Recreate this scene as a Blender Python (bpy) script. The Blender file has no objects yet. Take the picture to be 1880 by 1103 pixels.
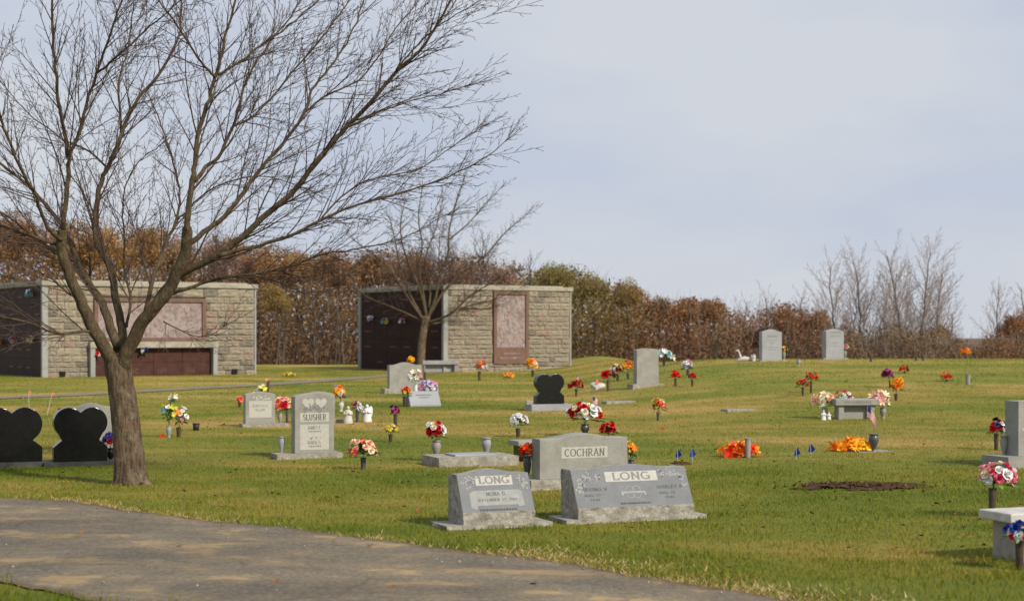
import bpy, math, random
import numpy as np
from mathutils import Vector, Matrix, noise

random.seed(11)
rng = np.random.default_rng(11)
sc = bpy.context.scene
col = sc.collection
R = math.radians

# ------------------------------------------------------------------ camera, sky, sun, exposure
F, CX, HY, EYE = 3000.0, 940.0, 610.0, 1.82      # focal length in photo pixels, principal column, horizon row, eye height
cam_data = bpy.data.cameras.new('camera')
cam = bpy.data.objects.new('camera', cam_data)
col.objects.link(cam)
cam.location = (0, 0, EYE)
cam.rotation_euler = (R(90), 0, 0)
cam_data.sensor_fit = 'HORIZONTAL'
cam_data.sensor_width = 36.0
cam_data.lens = F / 1880.0 * 36.0
cam_data.shift_y = (HY - 551.5) / 1880.0
cam_data.clip_start = 0.1
cam_data.clip_end = 3000.0
cam_data.dof.use_dof = True
cam_data.dof.focus_distance = 21.0
cam_data.dof.aperture_fstop = 2.3
sc.camera = cam

SUN_EL = R(36)
SUN_DIR = Vector((0.76 * math.cos(SUN_EL), -0.65 * math.cos(SUN_EL), math.sin(SUN_EL))).normalized()
sun_data = bpy.data.lights.new('sun', 'SUN')
sun_data.energy = 4.6
sun_data.angle = R(3.0)
sun_data.color = (1.0, 0.91, 0.76)
sun = bpy.data.objects.new('sun', sun_data)
col.objects.link(sun)
sun.rotation_euler = SUN_DIR.to_track_quat('Z', 'Y').to_euler()
sun.location = (20, -20, 30)

world = bpy.data.worlds.new('World')
sc.world = world
world.use_nodes = True
wn, wl = world.node_tree.nodes, world.node_tree.links
wn.clear()
w_out = wn.new('ShaderNodeOutputWorld')
w_bg = wn.new('ShaderNodeBackground')
w_sky = wn.new('ShaderNodeTexSky')
w_sky.sky_type = 'NISHITA'
w_sky.sun_disc = False
w_sky.sun_elevation = SUN_EL
w_sky.sun_rotation = math.atan2(SUN_DIR.x, SUN_DIR.y)
w_sky.dust_density = 2.0
w_tc = wn.new('ShaderNodeTexCoord')
w_map = wn.new('ShaderNodeMapping')
w_map.inputs['Scale'].default_value = (1.0, 1.0, 2.6)
w_map.inputs['Location'].default_value = (0.35, 0.0, 0.15)
w_noise = wn.new('ShaderNodeTexNoise')
w_noise.inputs['Scale'].default_value = 3.2
w_noise.inputs['Detail'].default_value = 4.0
w_noise.inputs['Roughness'].default_value = 0.5
w_ramp = wn.new('ShaderNodeValToRGB')
w_ramp.color_ramp.elements[0].position = 0.40
w_ramp.color_ramp.elements[0].color = (5.5, 6.05, 7.3, 1)
w_ramp.color_ramp.elements[1].position = 0.63
w_ramp.color_ramp.elements[1].color = (6.55, 6.85, 7.45, 1)
w_mix = wn.new('ShaderNodeMix')
w_mix.data_type = 'RGBA'
w_mix.inputs['Factor'].default_value = 0.93
wl.new(w_tc.outputs['Generated'], w_map.inputs['Vector'])
wl.new(w_map.outputs['Vector'], w_noise.inputs['Vector'])
wl.new(w_noise.outputs['Fac'], w_ramp.inputs['Fac'])
wl.new(w_sky.outputs['Color'], w_mix.inputs['A'])
wl.new(w_ramp.outputs['Color'], w_mix.inputs['B'])
wl.new(w_mix.outputs['Result'], w_bg.inputs['Color'])
w_bg.inputs['Strength'].default_value = 0.1
wl.new(w_bg.outputs['Background'], w_out.inputs['Surface'])

sc.view_settings.view_transform = 'Standard'
sc.view_settings.look = 'None'
sc.view_settings.exposure = 0.0
sc.view_settings.gamma = 1.0

# ------------------------------------------------------------------ ground shape and pixel rays
def sst(a, b, x):
    t = np.clip((np.asarray(x, float) - a) / (b - a), 0, 1)
    return t * t * (3 - 2 * t)

def gz_np(x, y):
    hill = 0.885 * sst(31, 57, y) * sst(0.5, 8.0, x)
    fall = 1.35 * sst(57, 80, y) * sst(4.0, 10.0, x)
    far = 3.2 * sst(92, 125, y)
    left = 0.0
    return hill - fall - far - left

def gz(x, y):
    return float(gz_np(x, y))

def at(px, py, d):
    return Vector(((px - CX) / F * d, d, EYE - (py - HY) / F * d))

def pix(px, py):
    """where the ray through a photo pixel meets the ground"""
    d = np.arange(6, 135, 0.05)
    zz = EYE - (py - HY) / F * d
    hit = np.nonzero(zz <= gz_np((px - CX) / F * d, d))[0]
    dd = float(d[hit[0]]) if len(hit) else 58.0
    x = (px - CX) / F * dd
    return Vector((x, dd, gz(x, dd)))

def lin(c):
    c = c / 255.0
    return c / 12.92 if c <= 0.04045 else ((c + 0.055) / 1.055) ** 2.4

def rgb(r, g, b):
    return (lin(r), lin(g), lin(b), 1.0)

# ------------------------------------------------------------------ materials
MATS = {}
def new_mat(name):
    m = bpy.data.materials.new(name)
    m.use_nodes = True
    nt = m.node_tree
    b = nt.nodes['Principled BSDF']
    return m, nt, b

def nd(nt, kind, **kw):
    n = nt.nodes.new(kind)
    for k, v in kw.items():
        if k in ('data_type', 'operation', 'blend_type', 'attribute_name', 'interpolation_type', 'feature'):
            setattr(n, k, v)
        else:
            n.inputs[k].default_value = v
    return n

def ramp(nt, stops):
    n = nt.nodes.new('ShaderNodeValToRGB')
    cr = n.color_ramp
    while len(cr.elements) < len(stops):
        cr.elements.new(0.5)
    for e, (p, c) in zip(cr.elements, stops):
        e.position = p
        e.color = c
    return n

def surface(name, c1, c2, scale=8.0, rough=0.8, bump=0.0, bump_scale=40.0, speck=None, speck_scale=160.0, stain=None, stain_scale=2.0, spec=0.3, metal=0.0, coords='Object'):
    """two-tone noisy surface with optional speckle, stain and bump"""
    if name in MATS:
        return MATS[name]
    m, nt, b = new_mat(name)
    L = nt.links.new
    tc = nt.nodes.new('ShaderNodeTexCoord')
    vec = tc.outputs[coords]
    n1 = nd(nt, 'ShaderNodeTexNoise', Scale=scale, Detail=5.0, Roughness=0.6)
    L(vec, n1.inputs['Vector'])
    r1 = ramp(nt, [(0.33, c1), (0.67, c2)])
    L(n1.outputs['Fac'], r1.inputs['Fac'])
    out = r1.outputs['Color']
    if speck:
        n2 = nd(nt, 'ShaderNodeTexNoise', Scale=speck_scale, Detail=2.0)
        L(vec, n2.inputs['Vector'])
        r2 = ramp(nt, [(0.52, (0, 0, 0, 1)), (0.62, (1, 1, 1, 1))])
        L(n2.outputs['Fac'], r2.inputs['Fac'])
        mx = nd(nt, 'ShaderNodeMix', data_type='RGBA')
        mx.inputs['B'].default_value = speck
        ml = nd(nt, 'ShaderNodeMath', operation='MULTIPLY')
        ml.inputs[1].default_value = 0.6
        L(r2.outputs['Color'], ml.inputs[0])
        L(ml.outputs[0], mx.inputs['Factor'])
        L(out, mx.inputs['A'])
        out = mx.outputs['Result']
    if stain:
        n3 = nd(nt, 'ShaderNodeTexNoise', Scale=stain_scale, Detail=6.0, Roughness=0.65)
        L(vec, n3.inputs['Vector'])
        r3 = ramp(nt, [(0.48, (0, 0, 0, 1)), (0.72, (1, 1, 1, 1))])
        L(n3.outputs['Fac'], r3.inputs['Fac'])
        mx = nd(nt, 'ShaderNodeMix', data_type='RGBA')
        mx.inputs['B'].default_value = stain
        L(r3.outputs['Color'], mx.inputs['Factor'])
        L(out, mx.inputs['A'])
        out = mx.outputs['Result']
    L(out, b.inputs['Base Color'])
    b.inputs['Roughness'].default_value = rough
    b.inputs['Specular IOR Level'].default_value = spec
    b.inputs['Metallic'].default_value = metal
    if bump:
        n4 = nd(nt, 'ShaderNodeTexNoise', Scale=bump_scale, Detail=6.0, Roughness=0.65)
        L(vec, n4.inputs['Vector'])
        bp = nd(nt, 'ShaderNodeBump', Strength=bump, Distance=0.02)
        L(n4.outputs['Fac'], bp.inputs['Height'])
        L(bp.outputs['Normal'], b.inputs['Normal'])
    MATS[name] = m
    return m

def island(name, cols, rough=0.6, translucent=0.0, spec=0.2):
    """colour varies per loose piece: leaves, petals"""
    if name in MATS:
        return MATS[name]
    m, nt, b = new_mat(name)
    L = nt.links.new
    g = nt.nodes.new('ShaderNodeNewGeometry')
    n = len(cols)
    r = ramp(nt, [(i / max(n - 1, 1), c) for i, c in enumerate(cols)])
    L(g.outputs['Random Per Island'], r.inputs['Fac'])
    L(r.outputs['Color'], b.inputs['Base Color'])
    b.inputs['Roughness'].default_value = rough
    b.inputs['Specular IOR Level'].default_value = spec
    if translucent:
        t = nt.nodes.new('ShaderNodeBsdfTranslucent')
        L(r.outputs['Color'], t.inputs['Color'])
        ms = nt.nodes.new('ShaderNodeMixShader')
        ms.inputs['Fac'].default_value = translucent
        L(b.outputs['BSDF'], ms.inputs[1])
        L(t.outputs['BSDF'], ms.inputs[2])
        L(ms.outputs['Shader'], nt.nodes['Material Output'].inputs['Surface'])
    MATS[name] = m
    return m

def attr_mat(name, rough=0.8, translucent=0.25):
    if name in MATS:
        return MATS[name]
    m, nt, b = new_mat(name)
    a = nt.nodes.new('ShaderNodeAttribute')
    a.attribute_name = 'tint'
    nt.links.new(a.outputs['Color'], b.inputs['Base Color'])
    b.inputs['Roughness'].default_value = rough
    b.inputs['Specular IOR Level'].default_value = 0.15
    if translucent:
        t = nt.nodes.new('ShaderNodeBsdfTranslucent')
        nt.links.new(a.outputs['Color'], t.inputs['Color'])
        ms = nt.nodes.new('ShaderNodeMixShader')
        ms.inputs['Fac'].default_value = translucent
        nt.links.new(b.outputs['BSDF'], ms.inputs[1])
        nt.links.new(t.outputs['BSDF'], ms.inputs[2])
        nt.links.new(ms.outputs['Shader'], nt.nodes['Material Output'].inputs['Surface'])
    MATS[name] = m
    return m

# grass colour is one node chain used by the soil sheet and by the blades
def grass_mat(name, blades):
    m, nt, b = new_mat(name)
    L = nt.links.new
    g = nt.nodes.new('ShaderNodeNewGeometry')
    mp = nt.nodes.new('ShaderNodeMapping')
    L(g.outputs['Position'], mp.inputs['Vector'])
    mp.inputs['Scale'].default_value = (0.55, 1.0, 0.0)
    n1 = nd(nt, 'ShaderNodeTexNoise', Scale=0.21, Detail=6.0, Roughness=0.62)
    L(mp.outputs['Vector'], n1.inputs['Vector'])
    ct = nd(nt, 'ShaderNodeMath', operation='MULTIPLY_ADD')
    L(n1.outputs['Fac'], ct.inputs[0])
    ct.inputs[1].default_value = 1.3
    ct.inputs[2].default_value = -0.165
    n2 = nd(nt, 'ShaderNodeTexNoise', Scale=1.3, Detail=5.0, Roughness=0.7)
    L(mp.outputs['Vector'], n2.inputs['Vector'])
    add = nd(nt, 'ShaderNodeMath', operation='MULTIPLY_ADD')
    L(n2.outputs['Fac'], add.inputs[0])
    add.inputs[1].default_value = 0.45
    L(ct.outputs[0], add.inputs[2])
    # drier further up the lawn, greener near the drive
    sep = nt.nodes.new('ShaderNodeSeparateXYZ')
    L(g.outputs['Position'], sep.inputs['Vector'])
    mr = nt.nodes.new('ShaderNodeMapRange')
    mr.inputs['From Min'].default_value = 16.0
    mr.inputs['From Max'].default_value = 30.0
    mr.inputs['To Min'].default_value = -0.075
    mr.inputs['To Max'].default_value = 0.02
    L(sep.outputs['Y'], mr.inputs['Value'])
    ad2 = nd(nt, 'ShaderNodeMath', operation='ADD')
    L(add.outputs[0], ad2.inputs[0])
    L(mr.outputs['Result'], ad2.inputs[1])
    last = ad2.outputs[0]
    if blades:
        ad3 = nd(nt, 'ShaderNodeMath', operation='MULTIPLY_ADD')
        L(g.outputs['Random Per Island'], ad3.inputs[0])
        ad3.inputs[1].default_value = 0.22
        L(last, ad3.inputs[2])
        ad4 = nd(nt, 'ShaderNodeMath', operation='SUBTRACT')
        L(ad3.outputs[0], ad4.inputs[0])
        ad4.inputs[1].default_value = 0.11
        last = ad4.outputs[0]
    r = ramp(nt, [(0.48, (0.112, 0.152, 0.013, 1)), (0.66, (0.185, 0.200, 0.021, 1)), (0.79, (0.285, 0.235, 0.044, 1)), (0.93, (0.44, 0.30, 0.095, 1))])
    L(last, r.inputs['Fac'])
    if not blades:      # leaf litter under and beyond the wood
        m2 = nt.nodes.new('ShaderNodeMapRange')
        m2.inputs['From Min'].default_value = 95.0
        m2.inputs['From Max'].default_value = 99.0
        L(sep.outputs['Y'], m2.inputs['Value'])
        mxl = nd(nt, 'ShaderNodeMix', data_type='RGBA')
        mxl.inputs['B'].default_value = (0.15, 0.10, 0.06, 1)
        L(m2.outputs['Result'], mxl.inputs['Factor'])
        L(r.outputs['Color'], mxl.inputs['A'])
        L(mxl.outputs['Result'], b.inputs['Base Color'])
    else:
        L(r.outputs['Color'], b.inputs['Base Color'])
    b.inputs['Roughness'].default_value = 0.75
    b.inputs['Specular IOR Level'].default_value = 0.15
    if blades:
        t = nt.nodes.new('ShaderNodeBsdfTranslucent')
        L(r.outputs['Color'], t.inputs['Color'])
        ms = nt.nodes.new('ShaderNodeMixShader')
        ms.inputs['Fac'].default_value = 0.3
        L(b.outputs['BSDF'], ms.inputs[1])
        L(t.outputs['BSDF'], ms.inputs[2])
        L(ms.outputs['Shader'], nt.nodes['Material Output'].inputs['Surface'])
    else:
        n4 = nd(nt, 'ShaderNodeTexNoise', Scale=14.0, Detail=6.0, Roughness=0.75)
        L(g.outputs['Position'], n4.inputs['Vector'])
        bp = nd(nt, 'ShaderNodeBump', Strength=0.9, Distance=0.08)
        L(n4.outputs['Fac'], bp.inputs['Height'])
        L(bp.outputs['Normal'], b.inputs['Normal'])
    return m

def road_mat():
    m, nt, b = new_mat('asphalt')
    L = nt.links.new
    g = nt.nodes.new('ShaderNodeNewGeometry')
    n1 = nd(nt, 'ShaderNodeTexNoise', Scale=26.0, Detail=6.0, Roughness=0.9)
    L(g.outputs['Position'], n1.inputs['Vector'])
    r1 = ramp(nt, [(0.3, (0.075, 0.065, 0.052, 1)), (0.50, (0.145, 0.128, 0.102, 1)), (0.66, (0.33, 0.298, 0.24, 1))])
    L(n1.outputs['Fac'], r1.inputs['Fac'])
    mp = nt.nodes.new('ShaderNodeMapping')
    mp.inputs['Rotation'].default_value = (0, 0, R(12))
    mp.inputs['Scale'].default_value = (1.0, 1.5, 1.0)
    L(g.outputs['Position'], mp.inputs['Vector'])
    n2 = nd(nt, 'ShaderNodeTexNoise', Scale=1.25, Detail=7.0, Roughness=0.62)
    L(mp.outputs['Vector'], n2.inputs['Vector'])
    r2 = ramp(nt, [(0.44, (0, 0, 0, 1)), (0.57, (0.32, 0.32, 0.32, 1)), (0.605, (1, 1, 1, 1))])
    L(n2.outputs['Fac'], r2.inputs['Fac'])
    mx = nd(nt, 'ShaderNodeMix', data_type='RGBA')
    mx.inputs['B'].default_value = (0.36, 0.27, 0.15, 1)
    ml = nd(nt, 'ShaderNodeMath', operation='MULTIPLY')
    ml.inputs[1].default_value = 0.8
    L(r2.outputs['Color'], ml.inputs[0])
    L(ml.outputs[0], mx.inputs['Factor'])
    L(r1.outputs['Color'], mx.inputs['A'])
    # worn darker streaks
    n3 = nd(nt, 'ShaderNodeTexNoise', Scale=0.5, Detail=4.0)
    L(mp.outputs['Vector'], n3.inputs['Vector'])
    r3 = ramp(nt, [(0.35, (0.68, 0.66, 0.64, 1)), (0.65, (1.14, 1.08, 0.97, 1))])
    L(n3.outputs['Fac'], r3.inputs['Fac'])
    mu = nd(nt, 'ShaderNodeMix', data_type='RGBA', blend_type='MULTIPLY')
    mu.inputs['Factor'].default_value = 1.0
    L(mx.outputs['Result'], mu.inputs['A'])
    L(r3.outputs['Color'], mu.inputs['B'])
    # fine cracks
    wob = nd(nt, 'ShaderNodeTexNoise', Scale=2.2, Detail=4.0)
    L(g.outputs['Position'], wob.inputs['Vector'])
    va = nd(nt, 'ShaderNodeVectorMath', operation='MULTIPLY_ADD')
    L(wob.outputs['Color'], va.inputs[0])
    va.inputs[1].default_value = (0.5, 0.5, 0.5)
    L(g.outputs['Position'], va.inputs[2])
    vo = nd(nt, 'ShaderNodeTexVoronoi', feature='DISTANCE_TO_EDGE', Scale=0.75)
    L(va.outputs[0], vo.inputs['Vector'])
    rc = ramp(nt, [(0.004, (0.42, 0.40, 0.38, 1)), (0.016, (1, 1, 1, 1))])
    L(vo.outputs['Distance'], rc.inputs['Fac'])
    mc = nd(nt, 'ShaderNodeMix', data_type='RGBA', blend_type='MULTIPLY')
    mc.inputs['Factor'].default_value = 0.3
    L(mu.outputs['Result'], mc.inputs['A'])
    L(rc.outputs['Color'], mc.inputs['B'])
    mu = mc
    # soil and litter along the edge
    at_ = nt.nodes.new('ShaderNodeAttribute')
    at_.attribute_name = 'edge'
    n5 = nd(nt, 'ShaderNodeTexNoise', Scale=5.0, Detail=6.0, Roughness=0.7)
    L(g.outputs['Position'], n5.inputs['Vector'])
    sb = nd(nt, 'ShaderNodeMath', operation='MULTIPLY_ADD')
    L(n5.outputs['Fac'], sb.inputs[0])
    sb.inputs[1].default_value = 0.5
    L(at_.outputs['Fac'], sb.inputs[2])
    r5 = ramp(nt, [(0.24, (1, 1, 1, 1)), (0.40, (0, 0, 0, 1))])
    L(sb.outputs[0], r5.inputs['Fac'])
    me = nd(nt, 'ShaderNodeMix', data_type='RGBA')
    me.inputs['B'].default_value = (0.11, 0.075, 0.042, 1)
    L(r5.outputs['Color'], me.inputs['Factor'])
    L(mu.outputs['Result'], me.inputs['A'])
    L(me.outputs['Result'], b.inputs['Base Color'])
    b.inputs['Roughness'].default_value = 0.85
    b.inputs['Specular IOR Level'].default_value = 0.25
    bp = nd(nt, 'ShaderNodeBump', Strength=0.6, Distance=0.01)
    L(n1.outputs['Fac'], bp.inputs['Height'])
    L(bp.outputs['Normal'], b.inputs['Normal'])
    return m

def bark_mat(name, c1, c2, lich, scale=1.0):
    m, nt, b = new_mat(name)
    L = nt.links.new
    g = nt.nodes.new('ShaderNodeTexCoord')
    mp = nt.nodes.new('ShaderNodeMapping')
    mp.inputs['Scale'].default_value = (26 * scale, 26 * scale, 5 * scale)
    L(g.outputs['Object'], mp.inputs['Vector'])
    n1 = nd(nt, 'ShaderNodeTexNoise', Scale=1.0, Detail=5.0, Roughness=0.7)
    L(mp.outputs['Vector'], n1.inputs['Vector'])
    r1 = ramp(nt, [(0.3, c1), (0.65, c2)])
    L(n1.outputs['Fac'], r1.inputs['Fac'])
    n2 = nd(nt, 'ShaderNodeTexNoise', Scale=6.0 * scale, Detail=6.0, Roughness=0.7)
    L(g.outputs['Object'], n2.inputs['Vector'])
    r2 = ramp(nt, [(0.5, (0, 0, 0, 1)), (0.7, (0.75, 0.75, 0.75, 1))])
    L(n2.outputs['Fac'], r2.inputs['Fac'])
    mx = nd(nt, 'ShaderNodeMix', data_type='RGBA')
    mx.inputs['B'].default_value = lich
    L(r2.outputs['Color'], mx.inputs['Factor'])
    L(r1.outputs['Color'], mx.inputs['A'])
    L(mx.outputs['Result'], b.inputs['Base Color'])
    b.inputs['Roughness'].default_value = 0.9
    b.inputs['Specular IOR Level'].default_value = 0.15
    bp = nd(nt, 'ShaderNodeBump', Strength=1.0, Distance=0.06)
    L(n1.outputs['Fac'], bp.inputs['Height'])
    L(bp.outputs['Normal'], b.inputs['Normal'])
    return m

GRANITE = surface('grey granite', (0.25, 0.245, 0.22, 1), (0.32, 0.312, 0.282, 1), 5, 0.55, 0.2, 60, (0.15, 0.15, 0.14, 1), 110, (0.20, 0.192, 0.162, 1), 3.0)
GRANITE_BLUE = surface('blue grey granite', (0.27, 0.28, 0.30, 1), (0.35, 0.36, 0.375, 1), 5, 0.5, 0.15, 60, (0.17, 0.18, 0.2, 1), 110, (0.21, 0.22, 0.23, 1), 2.5)
GRANITE_POL = surface('polished steel granite', (0.118, 0.127, 0.142, 1), (0.155, 0.165, 0.181, 1), 6, 0.45, 0.0, 90, (0.09, 0.098, 0.11, 1), 150, None, 2, 0.14)
GRANITE_ETCH = surface('etched granite', (0.24, 0.245, 0.24, 1), (0.31, 0.315, 0.305, 1), 20, 0.8, 0.05, 120)
GRANITE_ROCK = surface('rock pitched granite', (0.25, 0.235, 0.20, 1), (0.42, 0.395, 0.335, 1), 12, 0.85, 1.0, 18, (0.17, 0.163, 0.15, 1), 60, (0.18, 0.16, 0.125, 1), 8)
GRANITE_FROST = surface('frosted granite panel', (0.38, 0.375, 0.34, 1), (0.45, 0.44, 0.40, 1), 20, 0.8, 0.05, 120)
GRANITE_BLACK = surface('black polished granite', (0.006, 0.006, 0.007, 1), (0.012, 0.012, 0.013, 1), 10, 0.16, 0.0, 1, None, 1, None, 1, 0.4)
GRANITE_DARK = surface('dark grey granite base', (0.05, 0.052, 0.05, 1), (0.095, 0.095, 0.09, 1), 12, 0.7, 0.5, 40)
CHARCOAL = surface('charcoal granite vase', (0.045, 0.048, 0.055, 1), (0.08, 0.085, 0.095, 1), 12, 0.35, 0.0, 1, None, 1, None, 1, 0.5)
MARBLE = surface('white marble', (0.46, 0.445, 0.41, 1), (0.58, 0.56, 0.53, 1), 5, 0.55, 0.2, 50, None, 1, (0.33, 0.30, 0.265, 1), 6)
BENCH_MARBLE = surface('weathered bench marble', (0.29, 0.265, 0.225, 1), (0.38, 0.35, 0.30, 1), 5, 0.8, 0.4, 40, None, 1, (0.21, 0.185, 0.15, 1), 5)
LETTER = surface('letter paint', (0.10, 0.10, 0.095, 1), (0.14, 0.14, 0.13, 1), 30, 0.8)
LETTER_GREY = surface('letter engraving', (0.16, 0.16, 0.16, 1), (0.21, 0.21, 0.21, 1), 30, 0.8)
LETTER_DARK = surface('dark letter engraving', (0.05, 0.052, 0.055, 1), (0.075, 0.077, 0.08, 1), 30, 0.8)
BRONZE = surface('bronze vase', (0.055, 0.036, 0.025, 1), (0.10, 0.07, 0.05, 1), 14, 0.5, 0.1, 60, None, 1, None, 1, 0.5, 0.3)
WHITE_PLASTIC = surface('white plastic', (0.62, 0.62, 0.62, 1), (0.70, 0.70, 0.70, 1), 8, 0.5)
CONCRETE = surface('cornice concrete', (0.27, 0.25, 0.20, 1), (0.36, 0.335, 0.275, 1), 2.5, 0.85, 0.3, 30, None, 1, (0.18, 0.165, 0.125, 1), 1.2)
TRIM = surface('pale granite trim', (0.25, 0.25, 0.24, 1), (0.32, 0.318, 0.305, 1), 4, 0.6, 0.1, 60, None, 1, (0.2, 0.195, 0.18, 1), 1.5)
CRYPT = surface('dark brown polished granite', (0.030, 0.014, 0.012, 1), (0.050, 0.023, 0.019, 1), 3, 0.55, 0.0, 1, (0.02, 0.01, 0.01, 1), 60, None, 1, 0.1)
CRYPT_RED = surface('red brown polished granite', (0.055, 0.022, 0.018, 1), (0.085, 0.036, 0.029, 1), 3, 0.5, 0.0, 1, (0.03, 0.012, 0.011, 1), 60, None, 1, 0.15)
CORE = surface('mausoleum mortar core', (0.20, 0.185, 0.16, 1), (0.27, 0.25, 0.215, 1), 6, 0.9, 0.4, 20)
BRONZE_FRAME = surface('brown bronze frame', (0.125, 0.070, 0.052, 1), (0.165, 0.095, 0.07, 1), 5, 0.6, 0.1, 40)
MURAL = surface('pink marble mural', (0.25, 0.20, 0.192, 1), (0.33, 0.275, 0.262, 1), 6, 0.75, 0.3, 30, (0.15, 0.095, 0.085, 1), 7.0, (0.17, 0.115, 0.105, 1), 2.0)
DARK_HOLE = surface('dark vent', (0.008, 0.007, 0.006, 1), (0.012, 0.01, 0.01, 1), 5, 0.9)
STONES = [
    surface('ashlar cream', (0.28, 0.24, 0.18, 1), (0.37, 0.32, 0.24, 1), 5, 0.9, 1.0, 8, (0.17, 0.15, 0.115, 1), 16, (0.19, 0.165, 0.125, 1), 2.5),
    surface('ashlar grey', (0.24, 0.208, 0.16, 1), (0.33, 0.288, 0.225, 1), 5, 0.9, 1.0, 8, (0.14, 0.125, 0.10, 1), 16, (0.16, 0.14, 0.112, 1), 2.5),
    surface('ashlar tan', (0.26, 0.218, 0.165, 1), (0.34, 0.29, 0.225, 1), 5, 0.9, 1.0, 8, (0.165, 0.135, 0.10, 1), 16, (0.18, 0.148, 0.11, 1), 2.5),
    surface('ashlar pink', (0.265, 0.195, 0.15, 1), (0.335, 0.25, 0.20, 1), 5, 0.9, 1.0, 8, (0.17, 0.12, 0.09, 1), 16, (0.19, 0.14, 0.11, 1), 2.5),
    surface('ashlar dark', (0.17, 0.148, 0.12, 1), (0.24, 0.21, 0.17, 1), 5, 0.9, 1.0, 8, (0.10, 0.088, 0.07, 1), 16, (0.12, 0.105, 0.085, 1), 2.5),
]
SOIL = surface('turned soil', (0.045, 0.024, 0.014, 1), (0.10, 0.058, 0.034, 1), 7, 0.95, 1.0, 18, (0.03, 0.016, 0.01, 1), 30, None, 1, 0.1, 0, 'Object')
STEM = surface('plastic stem green', (0.02, 0.05, 0.018, 1), (0.035, 0.08, 0.025, 1), 20, 0.6)
LEAF_GREEN = island('bouquet leaf', [(0.012, 0.045, 0.018, 1), (0.03, 0.09, 0.03, 1), (0.05, 0.13, 0.04, 1)], 0.5)
LEAF_SAGE = island('sage bouquet leaf', [(0.10, 0.20, 0.15, 1), (0.18, 0.30, 0.22, 1), (0.30, 0.40, 0.32, 1)], 0.6)
LEAF_LIME = island('lime bouquet leaf', [(0.10, 0.22, 0.03, 1), (0.16, 0.30, 0.05, 1), (0.08, 0.2, 0.12, 1)], 0.6)
WIRE = surface('flag wire', (0.45, 0.45, 0.43, 1), (0.55, 0.55, 0.53, 1), 10, 0.5)
FLAG_BLUE = surface('blue flag vinyl', (0.006, 0.035, 0.24, 1), (0.010, 0.05, 0.30, 1), 12, 0.5)
FLAG_RED = surface('flag red', (0.42, 0.03, 0.04, 1), (0.5, 0.045, 0.055, 1), 12, 0.7)
FLAG_WHITE = surface('flag white', (0.68, 0.66, 0.64, 1), (0.75, 0.73, 0.71, 1), 12, 0.7)
FLAG_NAVY = surface('flag navy', (0.02, 0.045, 0.16, 1), (0.03, 0.06, 0.2, 1), 12, 0.7)
ORANGE_VINYL = surface('orange flag vinyl', (0.55, 0.16, 0.06, 1), (0.62, 0.2, 0.09, 1), 12, 0.6)
WOOD_STICK = surface('flag stick wood', (0.30, 0.2, 0.1, 1), (0.36, 0.25, 0.13, 1), 12, 0.7)
BUCKET = surface('dark plastic bucket', (0.018, 0.014, 0.016, 1), (0.03, 0.024, 0.026, 1), 12, 0.5)
BARK = bark_mat('cherry bark', (0.035, 0.022, 0.014, 1), (0.19, 0.135, 0.088, 1), (0.29, 0.25, 0.18, 1))
BARK_LIMB = bark_mat('limb bark', (0.055, 0.038, 0.023, 1), (0.145, 0.105, 0.062, 1), (0.19, 0.165, 0.105, 1), 1.2)
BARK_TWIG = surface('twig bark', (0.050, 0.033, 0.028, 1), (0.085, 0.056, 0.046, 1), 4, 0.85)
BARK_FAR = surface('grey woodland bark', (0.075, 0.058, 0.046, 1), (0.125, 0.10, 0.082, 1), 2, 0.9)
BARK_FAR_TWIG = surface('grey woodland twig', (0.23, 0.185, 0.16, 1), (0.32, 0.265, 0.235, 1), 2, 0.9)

def petals(name, *cols):
    return island('petal ' + name, [rgb(*c) for c in cols], 0.6, 0.15)
P = {
    'red': petals('red', (150, 10, 22), (205, 20, 30), (215, 40, 45)),
    'scarlet': petals('scarlet', (190, 25, 15), (225, 45, 25), (235, 70, 35)),
    'crimson': petals('crimson', (95, 8, 22), (140, 12, 30), (165, 25, 45)),
    'orange': petals('orange', (220, 90, 10), (240, 130, 20), (245, 160, 40)),
    'rust': petals('rust', (175, 60, 15), (215, 85, 20), (230, 110, 40)),
    'gold': petals('gold', (225, 150, 15), (245, 180, 30), (250, 200, 60)),
    'yellow': petals('yellow', (225, 195, 40), (240, 220, 80), (248, 235, 130)),
    'white': petals('white', (215, 215, 212), (236, 236, 236), (245, 245, 245)),
    'cream': petals('cream', (225, 205, 170), (238, 225, 195), (245, 236, 215)),
    'peach': petals('peach', (235, 170, 140), (242, 195, 165), (248, 215, 190)),
    'pink': petals('pink', (220, 110, 135), (235, 150, 165), (245, 190, 200)),
    'rose': petals('rose', (190, 45, 85), (215, 75, 110), (230, 110, 140)),
    'coral': petals('coral', (225, 90, 70), (238, 120, 95), (245, 160, 130)),
    'lavender': petals('lavender', (175, 150, 200), (200, 180, 218), (222, 208, 232)),
    'purple': petals('purple', (75, 50, 140), (100, 75, 165), (130, 105, 185)),
    'magenta': petals('magenta', (140, 30, 110), (170, 50, 135), (190, 85, 160)),
    'plum': petals('plum', (60, 10, 40), (90, 20, 60), (115, 35, 85)),
    'blue': petals('blue', (25, 35, 110), (40, 60, 150), (60, 85, 175)),
    'teal': petals('teal', (60, 130, 150), (100, 165, 180), (150, 195, 205)),
    'lime': petals('lime', (150, 160, 30), (180, 185, 50), (205, 205, 90)),
    'black': petals('black', (15, 12, 14), (25, 20, 24), (35, 30, 34)),
}

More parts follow.
